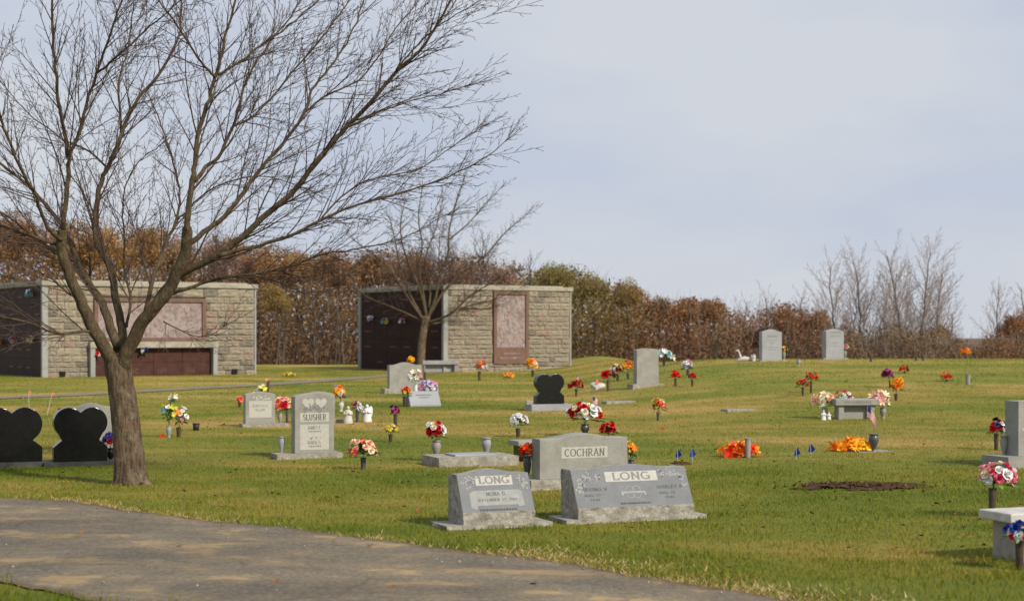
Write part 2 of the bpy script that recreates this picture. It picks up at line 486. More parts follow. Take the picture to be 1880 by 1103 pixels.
# ------------------------------------------------------------------ mesh helpers
class MB:
    def __init__(self):
        self.v, self.f, self.mi = [], [], []

    def add(self, verts, faces, mi=0, M=None):
        o = len(self.v)
        for p in verts:
            p = Vector(p)
            self.v.append(tuple(M @ p) if M else tuple(p))
        for f in faces:
            self.f.append(tuple(i + o for i in f))
            self.mi.append(mi)

    def box(self, x0, x1, y0, y1, z0, z1, mi=0, M=None):
        v = [(x0, y0, z0), (x1, y0, z0), (x1, y1, z0), (x0, y1, z0), (x0, y0, z1), (x1, y0, z1), (x1, y1, z1), (x0, y1, z1)]
        f = [(3, 2, 1, 0), (4, 5, 6, 7), (0, 1, 5, 4), (1, 2, 6, 5), (2, 3, 7, 6), (3, 0, 4, 7)]
        self.add(v, f, mi, M)

    def prism(self, outline, y0, y1, mi=0, M=None):
        """outline: (x, z) points counter-clockwise seen from -y"""
        n = len(outline)
        v = [(x, y0, z) for x, z in outline] + [(x, y1, z) for x, z in outline]
        f = [tuple(range(n)), tuple(range(2 * n - 1, n - 1, -1))]
        for i in range(n):
            j = (i + 1) % n
            f.append((j, i, n + i, n + j))
        self.add(v, f, mi, M)

    def lathe(self, prof, n=14, mi=0, M=None):
        """prof: (r, z) from bottom to top"""
        v, f = [], []
        for r, z in prof:
            for k in range(n):
                a = 2 * math.pi * k / n
                v.append((r * math.cos(a), r * math.sin(a), z))
        for i in range(len(prof) - 1):
            for k in range(n):
                k2 = (k + 1) % n
                f.append((i * n + k, i * n + k2, (i + 1) * n + k2, (i + 1) * n + k))
        f.append(tuple(range(n - 1, -1, -1)))
        f.append(tuple((len(prof) - 1) * n + k for k in range(n)))
        self.add(v, f, mi, M)

    def tube(self, pts, radii, sides=5, mi=0, cap=True):
        pts = [Vector(p) for p in pts]
        n = len(pts)
        if n < 2:
            return
        o = len(self.v)
        up = Vector((0.31, 0.17, 0.93))
        for i, p in enumerate(pts):
            t = pts[min(i + 1, n - 1)] - pts[max(i - 1, 0)]
            if t.length < 1e-9:
                t = Vector((0, 0, 1))
            t.normalize()
            if i == 0:
                a = t.cross(up)
                if a.length < 0.05:
                    a = t.cross(Vector((1, 0, 0)))
            else:
                a = a - t * a.dot(t)
            a.normalize()
            b = t.cross(a)
            r = radii[i]
            for k in range(sides):
                th = 2 * math.pi * k / sides
                q = p + a * (r * math.cos(th)) + b * (r * math.sin(th))
                self.v.append((q.x, q.y, q.z))
        for i in range(n - 1):
            for k in range(sides):
                k2 = (k + 1) % sides
                self.f.append((o + i * sides + k, o + i * sides + k2, o + (i + 1) * sides + k2, o + (i + 1) * sides + k))
                self.mi.append(mi)
        if cap:
            self.f.append(tuple(o + k for k in range(sides - 1, -1, -1)))
            self.mi.append(mi)
            self.f.append(tuple(o + (n - 1) * sides + k for k in range(sides)))
            self.mi.append(mi)

    def mesh(self, name, mats, smooth=False):
        me = bpy.data.meshes.new(name)
        me.from_pydata(self.v, [], self.f)
        for m in (mats if isinstance(mats, (list, tuple)) else [mats]):
            me.materials.append(m)
        if any(self.mi):
            me.polygons.foreach_set('material_index', self.mi)
        if smooth:
            me.polygons.foreach_set('use_smooth', [True] * len(me.polygons))
        me.update()
        return me

    def build(self, name, mats, parent=None, smooth=False, bevel=0.0):
        o = link(name, self.mesh(name, mats, smooth), parent)
        if bevel:
            b = o.modifiers.new('bevel', 'BEVEL')
            b.width = bevel
            b.segments = 2
            b.limit_method = 'ANGLE'
        return o

def link(name, data, parent=None):
    o = bpy.data.objects.new(name, data)
    col.objects.link(o)
    if parent:
        o.parent = parent
    return o

def thing(name, label, cat, loc=(0, 0, 0), rotz=0.0, group=None):
    o = link(name, None)
    o.empty_display_size = 0.1
    o.location = loc
    o.rotation_euler = (0, 0, rotz)
    tag(o, label, cat, group)
    return o

def tag(o, label, cat, group=None):
    o['label'] = label
    o['category'] = cat
    if group:
        o['group'] = group
    return o

def kind(o, k):
    o['kind'] = k
    return o

def np_mesh(name, verts, faces_flat, per, mat, colors=None):
    """fast mesh from numpy arrays, `per` corners for every face"""
    me = bpy.data.meshes.new(name)
    nv, nf = len(verts), len(faces_flat) // per
    me.vertices.add(nv)
    me.vertices.foreach_set('co', np.asarray(verts, np.float32).ravel())
    me.loops.add(nf * per)
    me.loops.foreach_set('vertex_index', np.asarray(faces_flat, np.int32))
    me.polygons.add(nf)
    me.polygons.foreach_set('loop_start', np.arange(0, nf * per, per, dtype=np.int32))
    me.materials.append(mat)
    if colors is not None:
        a = me.attributes.new('tint', 'FLOAT_COLOR', 'POINT')
        a.data.foreach_set('color', np.asarray(colors, np.float32).ravel())
    me.update(calc_edges=True)
    return me

# ------------------------------------------------------------------ lettering (own stroke font)
def arc(cx, cy, rx, ry, a0, a1, n=9):
    return [(cx + rx * math.cos(R(a0 + (a1 - a0) * i / n)), cy + ry * math.sin(R(a0 + (a1 - a0) * i / n))) for i in range(n + 1)]

G = {
    'A': (.84, [[(0.04, 0), (.42, 1)], [(.42, 1), (.8, 0)], [(.17, .34), (.67, .34)]]),
    'B': (.7, [[(.1, 0), (.1, 1)], [(.1, 1)] + arc(.36, .76, .22, .24, 90, -90, 6) + [(.1, .52)], [(.1, .52)] + arc(.38, .26, .27, .26, 90, -90, 6) + [(.1, 0)]]),
    'C': (.82, [arc(.45, .5, .4, .5, 48, 312, 12)]),
    'D': (.8, [[(.1, 0), (.1, 1)], [(.1, 1)] + arc(.36, .5, .38, .5, 90, -90, 9) + [(.1, 0)]]),
    'E': (.66, [[(.1, 0), (.1, 1)], [(.1, 1), (.6, 1)], [(.1, .52), (.48, .52)], [(.1, 0), (.62, 0)]]),
    'F': (.62, [[(.1, 0), (.1, 1)], [(.1, 1), (.58, 1)], [(.1, .52), (.46, .52)]]),
    'G': (.86, [arc(.45, .5, .4, .5, 48, 330, 12), [(.8, .05), (.8, .42)], [(.55, .42), (.84, .42)]]),
    'H': (.84, [[(.12, 0), (.12, 1)], [(.72, 0), (.72, 1)], [(.12, .52), (.72, .52)]]),
    'I': (.32, [[(.16, 0), (.16, 1)]]),
    'J': (.5, [[(.36, 1), (.36, .2)] + arc(.2, .2, .16, .2, 0, -150, 5)]),
    'K': (.78, [[(.12, 0), (.12, 1)], [(.7, 1), (.12, .42)], [(.3, .58), (.74, 0)]]),
    'L': (.64, [[(.12, 0), (.12, 1)], [(.12, 0), (.6, 0)], [(.6, 0), (.6, .16)]]),
    'M': (.96, [[(.1, 0), (.14, 1)], [(.14, 1), (.48, .12)], [(.48, .12), (.82, 1)], [(.82, 1), (.86, 0)]]),
    'N': (.84, [[(.12, 0), (.12, 1)], [(.12, 1), (.72, 0)], [(.72, 0), (.72, 1)]]),
    'O': (.92, [arc(.46, .5, .42, .5, 0, 360, 16)]),
    'P': (.66, [[(.1, 0), (.1, 1)], [(.1, 1)] + arc(.36, .73, .25, .27, 90, -90, 6) + [(.1, .46)]]),
    'R': (.76, [[(.1, 0), (.1, 1)], [(.1, 1)] + arc(.36, .74, .24, .26, 90, -90, 6) + [(.1, .48)], [(.34, .48), (.7, 0)]]),
    'S': (.62, [arc(.32, .76, .24, .24, 40, 270, 8)[:-1] + arc(.32, .26, .26, .26, 90, -140, 8)]),
    'T': (.74, [[(.37, 0), (.37, 1)], [(.04, 1), (.7, 1)]]),
    'U': (.82, [[(.12, 1), (.12, .3)] + arc(.41, .3, .29, .3, 180, 360, 8) + [(.7, 1)]]),
    'V': (.82, [[(.04, 1), (.41, 0)], [(.41, 0), (.78, 1)]]),
    'Y': (.78, [[(.04, 1), (.39, .48)], [(.74, 1), (.39, .48)], [(.39, .48), (.39, 0)]]),
    '1': (.4, [[(.22, 0), (.22, 1)], [(.06, .82), (.22, 1)]]),
    '2': (.6, [arc(.3, .72, .24, .28, 170, -35, 7) + [(.06, 0)], [(.06, 0), (.56, 0)]]),
    '3': (.58, [arc(.27, .76, .22, .24, 150, -90, 7), arc(.27, .27, .26, .27, 90, -150, 8)]),
    '4': (.62, [[(.44, 0), (.44, 1)], [(.44, 1), (.04, .3)], [(.04, .3), (.6, .3)]]),
    '6': (.6, [arc(.3, .3, .24, .3, 0, 360, 10), [(.08, .4), (.2, .8), (.46, 1)]]),
    '7': (.58, [[(.06, 1), (.54, 1)], [(.54, 1), (.2, 0)]]),
    '9': (.6, [arc(.3, .7, .24, .3, 0, 360, 10), [(.53, .6), (.42, .2), (.14, 0)]]),
    '.': (.24, [[(.1, 0), (.1, .1)]]),
    ',': (.24, [[(.14, .1), (.06, -.12)]]),
}

def text_width(s, gap=0.16):
    return sum((G[c][0] if c in G else 0.42) + gap for c in s) - gap

def add_text(mb, s, h, O, U, V, N, cx, y, weight=0.17, width=None, serif=True, mi=0, lift=0.0015):
    """draw a centred line of capitals: cx, y = centre and baseline in the (U, V) frame"""
    tw = text_width(s)
    sx = (width / tw) if width else h
    x = cx - tw * sx / 2
    k = 0
    def quad(a, b, w):
        nonlocal k
        d = Vector((b[0] - a[0], b[1] - a[1]))
        if d.length < 1e-6:
            return
        d.normalize()
        n = Vector((-d.y, d.x)) * (w / 2)
        e = d * (w * 0.22)
        c = [(a[0] - e.x + n.x, a[1] - e.y + n.y), (a[0] - e.x - n.x, a[1] - e.y - n.y), (b[0] + e.x - n.x, b[1] + e.y - n.y), (b[0] + e.x + n.x, b[1] + e.y + n.y)]
        off = lift + 0.00004 * (k % 9)
        k += 1
        mb.add([O + U * p[0] + V * p[1] + N * off for p in c], [(0, 1, 2, 3)], mi)
    for ch in s:
        if ch not in G:
            x += 0.42 * sx + 0.16 * sx
            continue
        w, strokes = G[ch]
        for st in strokes:
            pts = [(x + p[0] * sx, y + p[1] * h) for p in st]
            for a, b in zip(pts[:-1], pts[1:]):
                dx, dy = abs(b[0] - a[0]), abs(b[1] - a[1])
                vert = dy / max(dx + dy, 1e-9)
                quad(a, b, h * weight * (0.5 + 0.5 * vert))
            if serif and len(st) == 2:
                for p, q in ((st[0], st[1]), (st[1], st[0])):
                    if (p[1] in (0, 1)) and abs(p[1] - q[1]) > 0.6:
                        cxp, cyp = x + p[0] * sx, y + p[1] * h
                        quad((cxp - 0.13 * sx, cyp), (cxp + 0.13 * sx, cyp), h * 0.07)
        x += (w + 0.16) * sx

# ================================================================== SETTING
GRASS = grass_mat('lawn soil', False)
BLADE = grass_mat('grass blade', True)
ASPHALT = road_mat()

# lawn sheet: fine near, coarse to the horizon
def ground_axis(parts):
    out = []
    for a, b, s in parts:
        out += list(np.arange(a, b, s))
    out.append(parts[-1][1])
    return np.array(out)
gx = ground_axis([(-900, -120, 60), (-120, -40, 5), (-40, 40, 0.5), (40, 120, 5), (120, 900, 60)])
gy = ground_axis([(-80, 6, 4), (6, 130, 0.5), (130, 300, 10), (300, 1500, 80)])
XX, YY = np.meshgrid(gx, gy)
ZZ = gz_np(XX, YY)
nx, ny = len(gx), len(gy)
idx = np.arange(nx * ny).reshape(ny, nx)
quads = np.stack([idx[:-1, :-1], idx[:-1, 1:], idx[1:, 1:], idx[1:, :-1]], -1).reshape(-1)
lawn = link('lawn', np_mesh('lawn', np.stack([XX, YY, ZZ], -1).reshape(-1, 3), quads, 4, GRASS))
lawn.data.polygons.foreach_set('use_smooth', [True] * len(lawn.data.polygons))
kind(lawn, 'structure')

# drive in the foreground
edge_px = [(0, 915), (100, 921), (213, 934), (330, 951), (460, 966), (640, 985), (760, 1001), (900, 1018), (1050, 1040), (1220, 1068), (1450, 1103)]
edge_pts = [pix(*p) for p in edge_px]
ex = np.array([p.x for p in edge_pts])
ey = np.array([p.y for p in edge_pts])
s0 = (ey[2] - ey[0]) / (ex[2] - ex[0])
s1 = (ey[-1] - ey[-3]) / (ex[-1] - ex[-3])
ex = np.concatenate([[ex[0] - 30], ex, [ex[-1] + 30]])
ey = np.concatenate([[ey[0] - 30 * s0], ey, [ey[-1] + 30 * s1]])
ROAD_D = 4.6
def road_far(x):
    x = np.asarray(x, float)
    j = 0.05 * np.sin(x * 5.1) + 0.06 * np.sin(x * 2.3 + 0.4) + 0.03 * np.sin(x * 11.7 + 1) + 0.02 * np.sin(x * 23.0 + 2)
    return np.interp(x, ex, ey) + j
def on_road(x, y, pad=0.0):
    f = road_far(x)
    return (y < f - pad) & (y > f - ROAD_D + pad)
rx = np.arange(-26, 24, 0.1)
nt_ = 22
t = np.linspace(0, 1, nt_)
t = 0.5 - 0.5 * np.cos(np.pi * t)
RX = np.repeat(rx[:, None], nt_, 1)
RY = road_far(rx)[:, None] - ROAD_D * (1 - t)[None, :] + 0.0
RZ = gz_np(RX, RY) + 0.012 + 0.02 * np.sin(np.pi * t)[None, :]
idx = np.arange(len(rx) * nt_).reshape(len(rx), nt_)
quads = np.stack([idx[:-1, :-1], idx[1:, :-1], idx[1:, 1:], idx[:-1, 1:]], -1).reshape(-1)
drive_me = np_mesh('asphalt_drive', np.stack([RX, RY, RZ], -1).reshape(-1, 3), quads, 4, ASPHALT)
ea = drive_me.attributes.new('edge', 'FLOAT', 'POINT')
ed = np.repeat((np.minimum(t, 1 - t) * ROAD_D * 0.73)[None, :], len(rx), 0)
ea.data.foreach_set('value', ed.astype(np.float32).ravel())
kind(link('asphalt_drive', drive_me), 'structure')

# narrow lane winding to the mausoleums
lane_px = [(-260, 741), (-60, 733), (120, 726), (250, 719), (360, 713), (460, 708), (580, 700), (690, 692), (790, 684.5), (850, 680.5), (905, 678), (975, 675)]
LANE = surface('lane asphalt', (0.16, 0.135, 0.09, 1), (0.22, 0.185, 0.125, 1), 1.5, 0.9, 0.2, 20)
lp = [pix(*p) for p in lane_px]
mb = MB()
pts = []
for i in range(len(lp) - 1):
    for k in range(5):
        pts.append(lp[i].lerp(lp[i + 1], k / 5))
pts.append(lp[-1])
for i, p in enumerate(pts):
    tg = (pts[min(i + 1, len(pts) - 1)] - pts[max(i - 1, 0)])
    tg.z = 0
    tg.normalize()
    nrm = Vector((-tg.y, tg.x, 0))
    for k, w in enumerate((-.65, -0.25, 0.25, .65)):
        q = p + nrm * w
        mb.v.append((q.x, q.y, gz(q.x, q.y) + 0.02))
for i in range(len(pts) - 1):
    for k in range(3):
        a = i * 4 + k
        mb.f.append((a, a + 4, a + 5, a + 1))
        mb.mi.append(0)
lane = mb.build('cemetery_lane', LANE)
kind(lane, 'structure')
lane_xy = np.array([(p.x, p.y) for p in pts])

# ------------------------------------------------------------------ grass blades
def blades(n, d0, d1, h0, h1, w0, w1, spread=0.40, seg=True, xr=None):
    # uniform over the wedge the camera looks into
    d = np.sqrt(rng.uniform(d0 ** 2, d1 ** 2, n))
    x = rng.uniform(-spread, spread, n) * d
    keep = ~on_road(x, d, -0.02 + 0.03)
    x, d = x[keep], d[keep]
    if d1 > 40:
        dist = np.min(np.hypot(x[:, None] - lane_xy[None, :, 0], d[:, None] - lane_xy[None, :, 1]), axis=1)
        k2 = dist > 0.75
        x, d = x[k2], d[k2]
    n = len(x)
    clump = np.array([0.75 + 0.6 * noise.noise((a * 1.7, b * 1.7, 3.1)) for a, b in zip(x, d)])
    fe = road_far(x)
    long_edge = 1 + 0.9 * np.exp(-np.abs(d - fe) / 0.25) + 1.3 * ((d < fe - ROAD_D + 0.02)) * 1.0
    h = rng.uniform(h0, h1, n) * np.clip(clump, 0.35, 1.4) * long_edge
    w = rng.uniform(w0, w1, n)
    a = rng.uniform(0, 2 * np.pi, n)
    lean = rng.uniform(0.1, 0.9, n) * h
    la = rng.uniform(0, 2 * np.pi, n)
    z = gz_np(x, d) - 0.004
    cx_, sx_ = np.cos(a) * w / 2, np.sin(a) * w / 2
    lx, ly = np.cos(la) * lean, np.sin(la) * lean
    b0 = np.stack([x - cx_, d - sx_, z], -1)
    b1 = np.stack([x + cx_, d + sx_, z], -1)
    tip = np.stack([x + lx, d + ly, z + h], -1)
    if seg:
        m0 = np.stack([x - cx_ * .75 + lx * .35, d - sx_ * .75 + ly * .35, z + h * .6], -1)
        m1 = np.stack([x + cx_ * .75 + lx * .35, d + sx_ * .75 + ly * .35, z + h * .6], -1)
        v = np.stack([b0, b1, m1, m0, tip], 1).reshape(-1, 3)
        base = (np.arange(n) * 5)[:, None]
        f = np.concatenate([base + np.array([[0, 1, 2]]), base + np.array([[0, 2, 3]]), base + np.array([[3, 2, 4]])], 1).reshape(-1)
    else:
        v = np.stack([b0, b1, tip], 1).reshape(-1, 3)
        f = (np.arange(n * 3)).reshape(-1)
    return v, f
vs, fs, off = [], [], 0
for args in ((46000, 6.5, 13.5, .03, .075, .005, .009, .60, True), (145000, 12, 22, .025, .055, .006, .010, .55, True), (160000, 22, 42, .025, .05, .010, .018, .48, False), (100000, 42, 80, .03, .055, .02, .04, .43, False)):
    v, f = blades(*args)
    vs.append(v)
    fs.append(f + off)
    off += len(v)
grass = link('grass_blades', np_mesh('grass_blades', np.concatenate(vs), np.concatenate(fs), 3, BLADE))
kind(tag(grass, 'short green and straw coloured grass over the cemetery lawn', 'grass'), 'stuff')

# straw coloured dead grass along the drive's edge
STRAW = island('dead straw grass', [(0.30, 0.20, 0.075, 1), (0.46, 0.34, 0.15, 1), (0.56, 0.44, 0.22, 1)], 0.8, 0.2)
n = 26000
x = rng.uniform(-9, 5.5, n)
off_ = np.abs(rng.normal(0, 0.16, n)) - 0.03
msk = np.array([noise.noise((a * 0.8, 7.0, 0.0)) for a in x])
keep = rng.random(n) < np.clip(0.12 + 0.5 * (x > -0.3) + 0.9 * msk, 0.02, 1)
x, off_ = x[keep], off_[keep]
off_ = off_ * (1 + 1.6 * (x > 0))
y = road_far(x) + off_
n = len(x)
h = rng.uniform(.012, .045, n)
w = rng.uniform(.004, .008, n)
a = rng.uniform(0, 6.28, n)
la = rng.uniform(0, 6.28, n)
b0 = np.stack([x - np.cos(a) * w, y - np.sin(a) * w, np.full(n, .0)], -1)
b1 = np.stack([x + np.cos(a) * w, y + np.sin(a) * w, np.full(n, .0)], -1)
tp = np.stack([x + np.cos(la) * .05, y + np.sin(la) * .05, h], -1)
straw = link('dead_grass', np_mesh('dead_grass', np.stack([b0, b1, tp], 1).reshape(-1, 3), np.arange(n * 3), 3, STRAW))
kind(tag(straw, 'straw coloured dead grass fringing the asphalt drive', 'grass'), 'stuff')

# gravel crumbs lying on the drive
vs, fs, off = [], [], 0
mb = MB()
for i in range(420):
    x = random.uniform(-8, 5)
    y = float(road_far(x)) - ROAD_D * random.random() ** 1.0 * 0.96
    r = random.uniform(0.004, 0.013) * (1.6 if random.random() < 0.06 else 1)
    z = gz(x, y) + 0.02
    M = Matrix.Translation((x, y, z + r * 0.4)) @ Matrix.Rotation(random.uniform(0, 6), 4, 'Z') @ Matrix.Rotation(random.uniform(0, 1), 4, 'X')
    mb.add([(r, 0, 0), (-r, 0, 0), (0, r * .8, 0), (0, -r * .8, 0), (0, 0, r * .7), (0, 0, -r * .7)],
           [(0, 2, 4), (2, 1, 4), (1, 3, 4), (3, 0, 4), (2, 0, 5), (1, 2, 5), (3, 1, 5), (0, 3, 5)], 0, M)
PEBBLE = island('pebble', [(0.12, 0.11, 0.10, 1), (0.3, 0.29, 0.27, 1), (0.5, 0.49, 0.46, 1)], 0.8)
g_ = mb.build('loose_gravel', PEBBLE)
kind(tag(g_, 'loose pale gravel crumbs scattered on the asphalt drive', 'gravel'), 'stuff')

# patch of turned soil of a recent grave: a thin ragged spread of earth and clods
c = pix(1572, 894)
mb = MB()
rr = random.Random(77)
nx_, ny_ = 60, 34
ids = {}
def soil_in(u, v):
    return (u * u + v * v) < 0.62 + 0.75 * noise.noise((u * 2.1 + 4, v * 1.6, 1.0)) + 0.35 * noise.noise((u * 6, v * 5, 3.0))
for j in range(ny_):
    for i in range(nx_):
        u, v = 2.4 * i / (nx_ - 1) - 1.2, 2.4 * j / (ny_ - 1) - 1.2
        if not soil_in(u, v):
            continue
        q = []
        for (a, b) in ((i, j), (i + 1, j), (i + 1, j + 1), (i, j + 1)):
            if (a, b) not in ids:
                uu, vv = 2.4 * a / (nx_ - 1) - 1.2, 2.4 * b / (ny_ - 1) - 1.2
                x, y = c.x + uu * 0.98 + vv * .1, c.y + vv * 0.52
                e = max(0, 1 - (uu * uu + vv * vv) / 1.1)
                ids[(a, b)] = len(mb.v)
                mb.v.append((x, y, gz(x, y) + 0.004 + 0.05 * e * (0.55 + noise.noise((x * 4, y * 4, 0))) + 0.016 * max(0, noise.noise((x * 17, y * 17, 5)))))
            q.append(ids[(a, b)])
        mb.f.append(tuple(q))
        mb.mi.append(0)
for k in range(190):
    u, v = rr.gauss(0, .5), rr.gauss(0, .5)
    x, y = c.x + u * .86, c.y + v * .52
    r = rr.uniform(.008, .028)
    M = Matrix.Translation((x, y, gz(x, y) + .012 + .03 * max(0, 1 - u * u - v * v))) @ Matrix.Rotation(rr.uniform(0, 6), 4, 'Z')
    mb.add([(r, 0, 0), (-r, 0, 0), (0, r * .8, 0), (0, -r * .8, 0), (0, 0, r * .8), (0, 0, -r)], [(0, 2, 4), (2, 1, 4), (1, 3, 4), (3, 0, 4), (2, 0, 5), (1, 2, 5), (3, 1, 5), (0, 3, 5)], 0, M)
soil = mb.build('bare_soil', SOIL)
kind(soil, 'structure')

# scattered bits of dead leaf in the lawn
LIT = island('leaf litter', [(0.10, 0.04, 0.018, 1), (0.22, 0.09, 0.035, 1), (0.30, 0.16, 0.07, 1)], .85)
n = 1500
d = np.sqrt(rng.uniform(12 ** 2, 46 ** 2, n))
x = rng.uniform(-.4, .4, n) * d
keep = ~on_road(x, d, .3)
x, d = x[keep], d[keep]
n = len(x)
sz = rng.uniform(.012, .03, n)
an = rng.uniform(0, 6.28, n)
zz = gz_np(x, d) + .028
p0 = np.stack([x + sz * np.cos(an), d + sz * np.sin(an), zz], -1)
p1 = np.stack([x - sz * .7 * np.sin(an), d + sz * .7 * np.cos(an), zz + .014], -1)
p2 = np.stack([x - sz * np.cos(an), d - sz * np.sin(an), zz + .004], -1)
p3 = np.stack([x + sz * .7 * np.sin(an), d - sz * .7 * np.cos(an), zz + .02], -1)
lit = link('leaf_litter', np_mesh('leaf_litter', np.stack([p0, p1, p2, p3], 1).reshape(-1, 3), np.arange(n * 4), 4, LIT))
kind(tag(lit, 'tiny crumbled brown leaf bits scattered over the lawn', 'leaf litter'), 'stuff')

# ================================================================== WOODLAND
tops = [(-300, 400), (-40, 385), (30, 380), (100, 402), (200, 397), (290, 410), (360, 432), (420, 428), (520, 447), (600, 452), (680, 450), (760, 450), (850, 458), (940, 470), (975, 492), (1010, 480), (1070, 485), (1120, 505), (1180, 525), (1240, 540), (1320, 546), (1345, 562), (1400, 558), (1440, 552), (1512, 560), (1530, 596), (1570, 588), (1600, 604), (1650, 584), (1690, 602), (1730, 590), (1760, 612), (1785, 622), (1805, 606), (1835, 600), (1880, 590), (2200, 600)]
tpx = np.array([p[0] for p in tops], float)
tpy = np.array([p[1] for p in tops], float)
zones = [  # centre px, leaf colours (linear)
    (-100, [(0.16, 0.075, 0.03), (0.22, 0.11, 0.04)]),
    (40, [(0.14, 0.075, 0.035), (0.19, 0.10, 0.035)]),
    (180, [(0.22, 0.11, 0.025), (0.28, 0.15, 0.03)]),
    (300, [(0.17, 0.10, 0.045), (0.14, 0.09, 0.06)]),
    (420, [(0.19, 0.11, 0.055), (0.24, 0.12, 0.05)]),
    (540, [(0.20, 0.10, 0.028), (0.15, 0.10, 0.03)]),
    (650, [(0.18, 0.085, 0.035), (0.13, 0.085, 0.04)]),
    (780, [(0.17, 0.09, 0.05), (0.14, 0.09, 0.065)]),
    (900, [(0.16, 0.095, 0.06), (0.15, 0.09, 0.06)]),
    (1030, [(0.16, 0.13, 0.03), (0.13, 0.10, 0.028)]),
    (1130, [(0.15, 0.11, 0.03), (0.14, 0.085, 0.03)]),
    (1230, [(0.15, 0.075, 0.038), (0.20, 0.085, 0.035)]),
    (1330, [(0.17, 0.085, 0.04), (0.14, 0.095, 0.06)]),
    (1450, [(0.16, 0.075, 0.04), (0.13, 0.07, 0.045)]),
    (1600, [(0.13, 0.095, 0.06), (0.15, 0.10, 0.05)]),
    (1750, [(0.15, 0.10, 0.05), (0.13, 0.09, 0.05)]),
    (1860, [(0.18, 0.085, 0.04), (0.15, 0.08, 0.04)]),
]
zc = np.array([z[0] for z in zones], float)
def zone_cols(px):
    j = np.array([np.argmin(np.abs(zc - p)) for p in px + rng.normal(0, 35, len(px))])
    a = np.array([zones[i][1][0] for i in j])
    b = np.array([zones[i][1][1] for i in j])
    t_ = rng.random((len(px), 1))
    return a * t_ + b * (1 - t_)

# leaf mass and understorey twigs of the wood
n = 240000
px = rng.uniform(-280, 2160, n)
d = rng.uniform(101, 124, n)
x = (px - CX) / F * d
zb = gz_np(x, d)
def dome(p, dd):
    q = p + 23 * np.sin(dd * 1.3)
    return 24 * np.abs(np.sin(q / 36.0 + 0.9 * np.sin(q / 83.0))) + 8 * np.abs(np.sin(q / 13.0 + dd))
ztop = EYE - (np.interp(px, tpx, tpy) + 36 - dome(px, d) + rng.normal(0, 4, n) - HY) / F * d
u = rng.random(n) ** 0.8
z = zb + 0.2 + (ztop - zb - 0.2) * u
clump = np.array([noise.noise((a * 0.55, b * 0.5, c_ * 0.75)) for a, b, c_ in zip(x, d, z)])
keep = clump > -0.22 + 0.18 * (px > 1530)
x, d, z, px, u = x[keep], d[keep], z[keep], px[keep], u[keep]
n = len(x)
sz = rng.uniform(0.05, 0.125, n)
def rand_dirs(n):
    v = rng.normal(size=(n, 3))
    return v / np.linalg.norm(v, axis=1)[:, None]
a = rand_dirs(n)
b = np.cross(a, rand_dirs(n))
b /= np.linalg.norm(b, axis=1)[:, None]
c0 = np.stack([x, d, z], -1)
a, b = a * sz[:, None], b * (sz * 0.7)[:, None]
v1 = np.stack([c0 - a, c0 - b * .9, c0 + a, c0 + b], 1).reshape(-1, 3)
f1 = (np.arange(n)[:, None] * 4 + np.array([[0, 1, 2, 0, 2, 3]])).reshape(-1)
low = np.clip((0.62 - u) / 0.4, 0, 1)[:, None] * 0.75
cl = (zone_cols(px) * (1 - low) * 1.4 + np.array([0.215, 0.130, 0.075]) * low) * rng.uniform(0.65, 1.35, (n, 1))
cl1 = np.repeat(np.concatenate([cl, np.ones((n, 1))], 1)[:, None, :], 4, 1).reshape(-1, 4)
# deeper layer that closes the wood
n3 = 90000
px = rng.uniform(-330, 2220, n3)
d = rng.uniform(119, 134, n3)
x = (px - CX) / F * d
zb = gz_np(x, d)
zt = EYE - (np.interp(px, tpx, tpy) + 44 - dome(px, d) * .8 + 18 * (px > 1330) + 22 * ((px > 1525) & (px < 1815)) - HY) / F * d
u = rng.random(n3)
z = zb + (zt - zb) * u
sz = rng.uniform(.14, .36, n3) * (1 - .55 * u)
a = rand_dirs(n3)
b = np.cross(a, rand_dirs(n3))
b /= np.linalg.norm(b, axis=1)[:, None]
c0 = np.stack([x, d, z], -1)
a, b = a * sz[:, None], b * (sz * 0.75)[:, None]
v3 = np.stack([c0 - a, c0 - b * .9, c0 + a, c0 + b], 1).reshape(-1, 3)
f3 = (np.arange(n3)[:, None] * 4 + np.array([[0, 1, 2, 0, 2, 3]])).reshape(-1)
low = np.clip((0.7 - u) / 0.4, 0, 1)[:, None] * 0.75
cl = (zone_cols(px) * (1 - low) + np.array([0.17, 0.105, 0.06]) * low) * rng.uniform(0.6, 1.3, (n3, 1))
cl3 = np.repeat(np.concatenate([cl, np.ones((n3, 1))], 1)[:, None, :], 4, 1).reshape(-1, 4)
# twigs
n2 = 14000
px = rng.uniform(-280, 2160, n2)
d = rng.uniform(98, 122, n2)
x = (px - CX) / F * d
zb = gz_np(x, d)
ztop = EYE - (np.interp(px, tpx, tpy) + 26 - HY) / F * d
z = zb + (ztop - zb) * rng.random(n2) ** 1.0
ln = rng.uniform(0.5, 1.9, n2)
ang = rng.normal(0, 0.33, n2)
ang2 = rng.normal(0, 0.33, n2)
w = rng.uniform(0.006, 0.018, n2)
dirv = np.stack([np.sin(ang), np.sin(ang2), np.cos(ang)], -1) * ln[:, None]
base = np.stack([x, d, z], -1)
side = np.stack([w, w * rng.uniform(-1, 1, n2), np.zeros(n2)], -1)
v2 = np.stack([base - side, base + side, base + dirv], 1).reshape(-1, 3)
f2 = np.arange(n2 * 3) + len(v1)
f3 = f3 + len(v1) + len(v2)
tw = np.array([0.17, 0.125, 0.092]) * rng.uniform(0.6, 1.5, (n2, 1))
cl2 = np.repeat(np.concatenate([tw, np.ones((n2, 1))], 1)[:, None, :], 3, 1).reshape(-1, 4)
wood = link('autumn_woodland', np_mesh('autumn_woodland', np.concatenate([v1, v2, v3]), np.concatenate([f1, f2, f3]), 3, attr_mat('woodland leaf'), np.concatenate([cl1, cl2, cl3])))
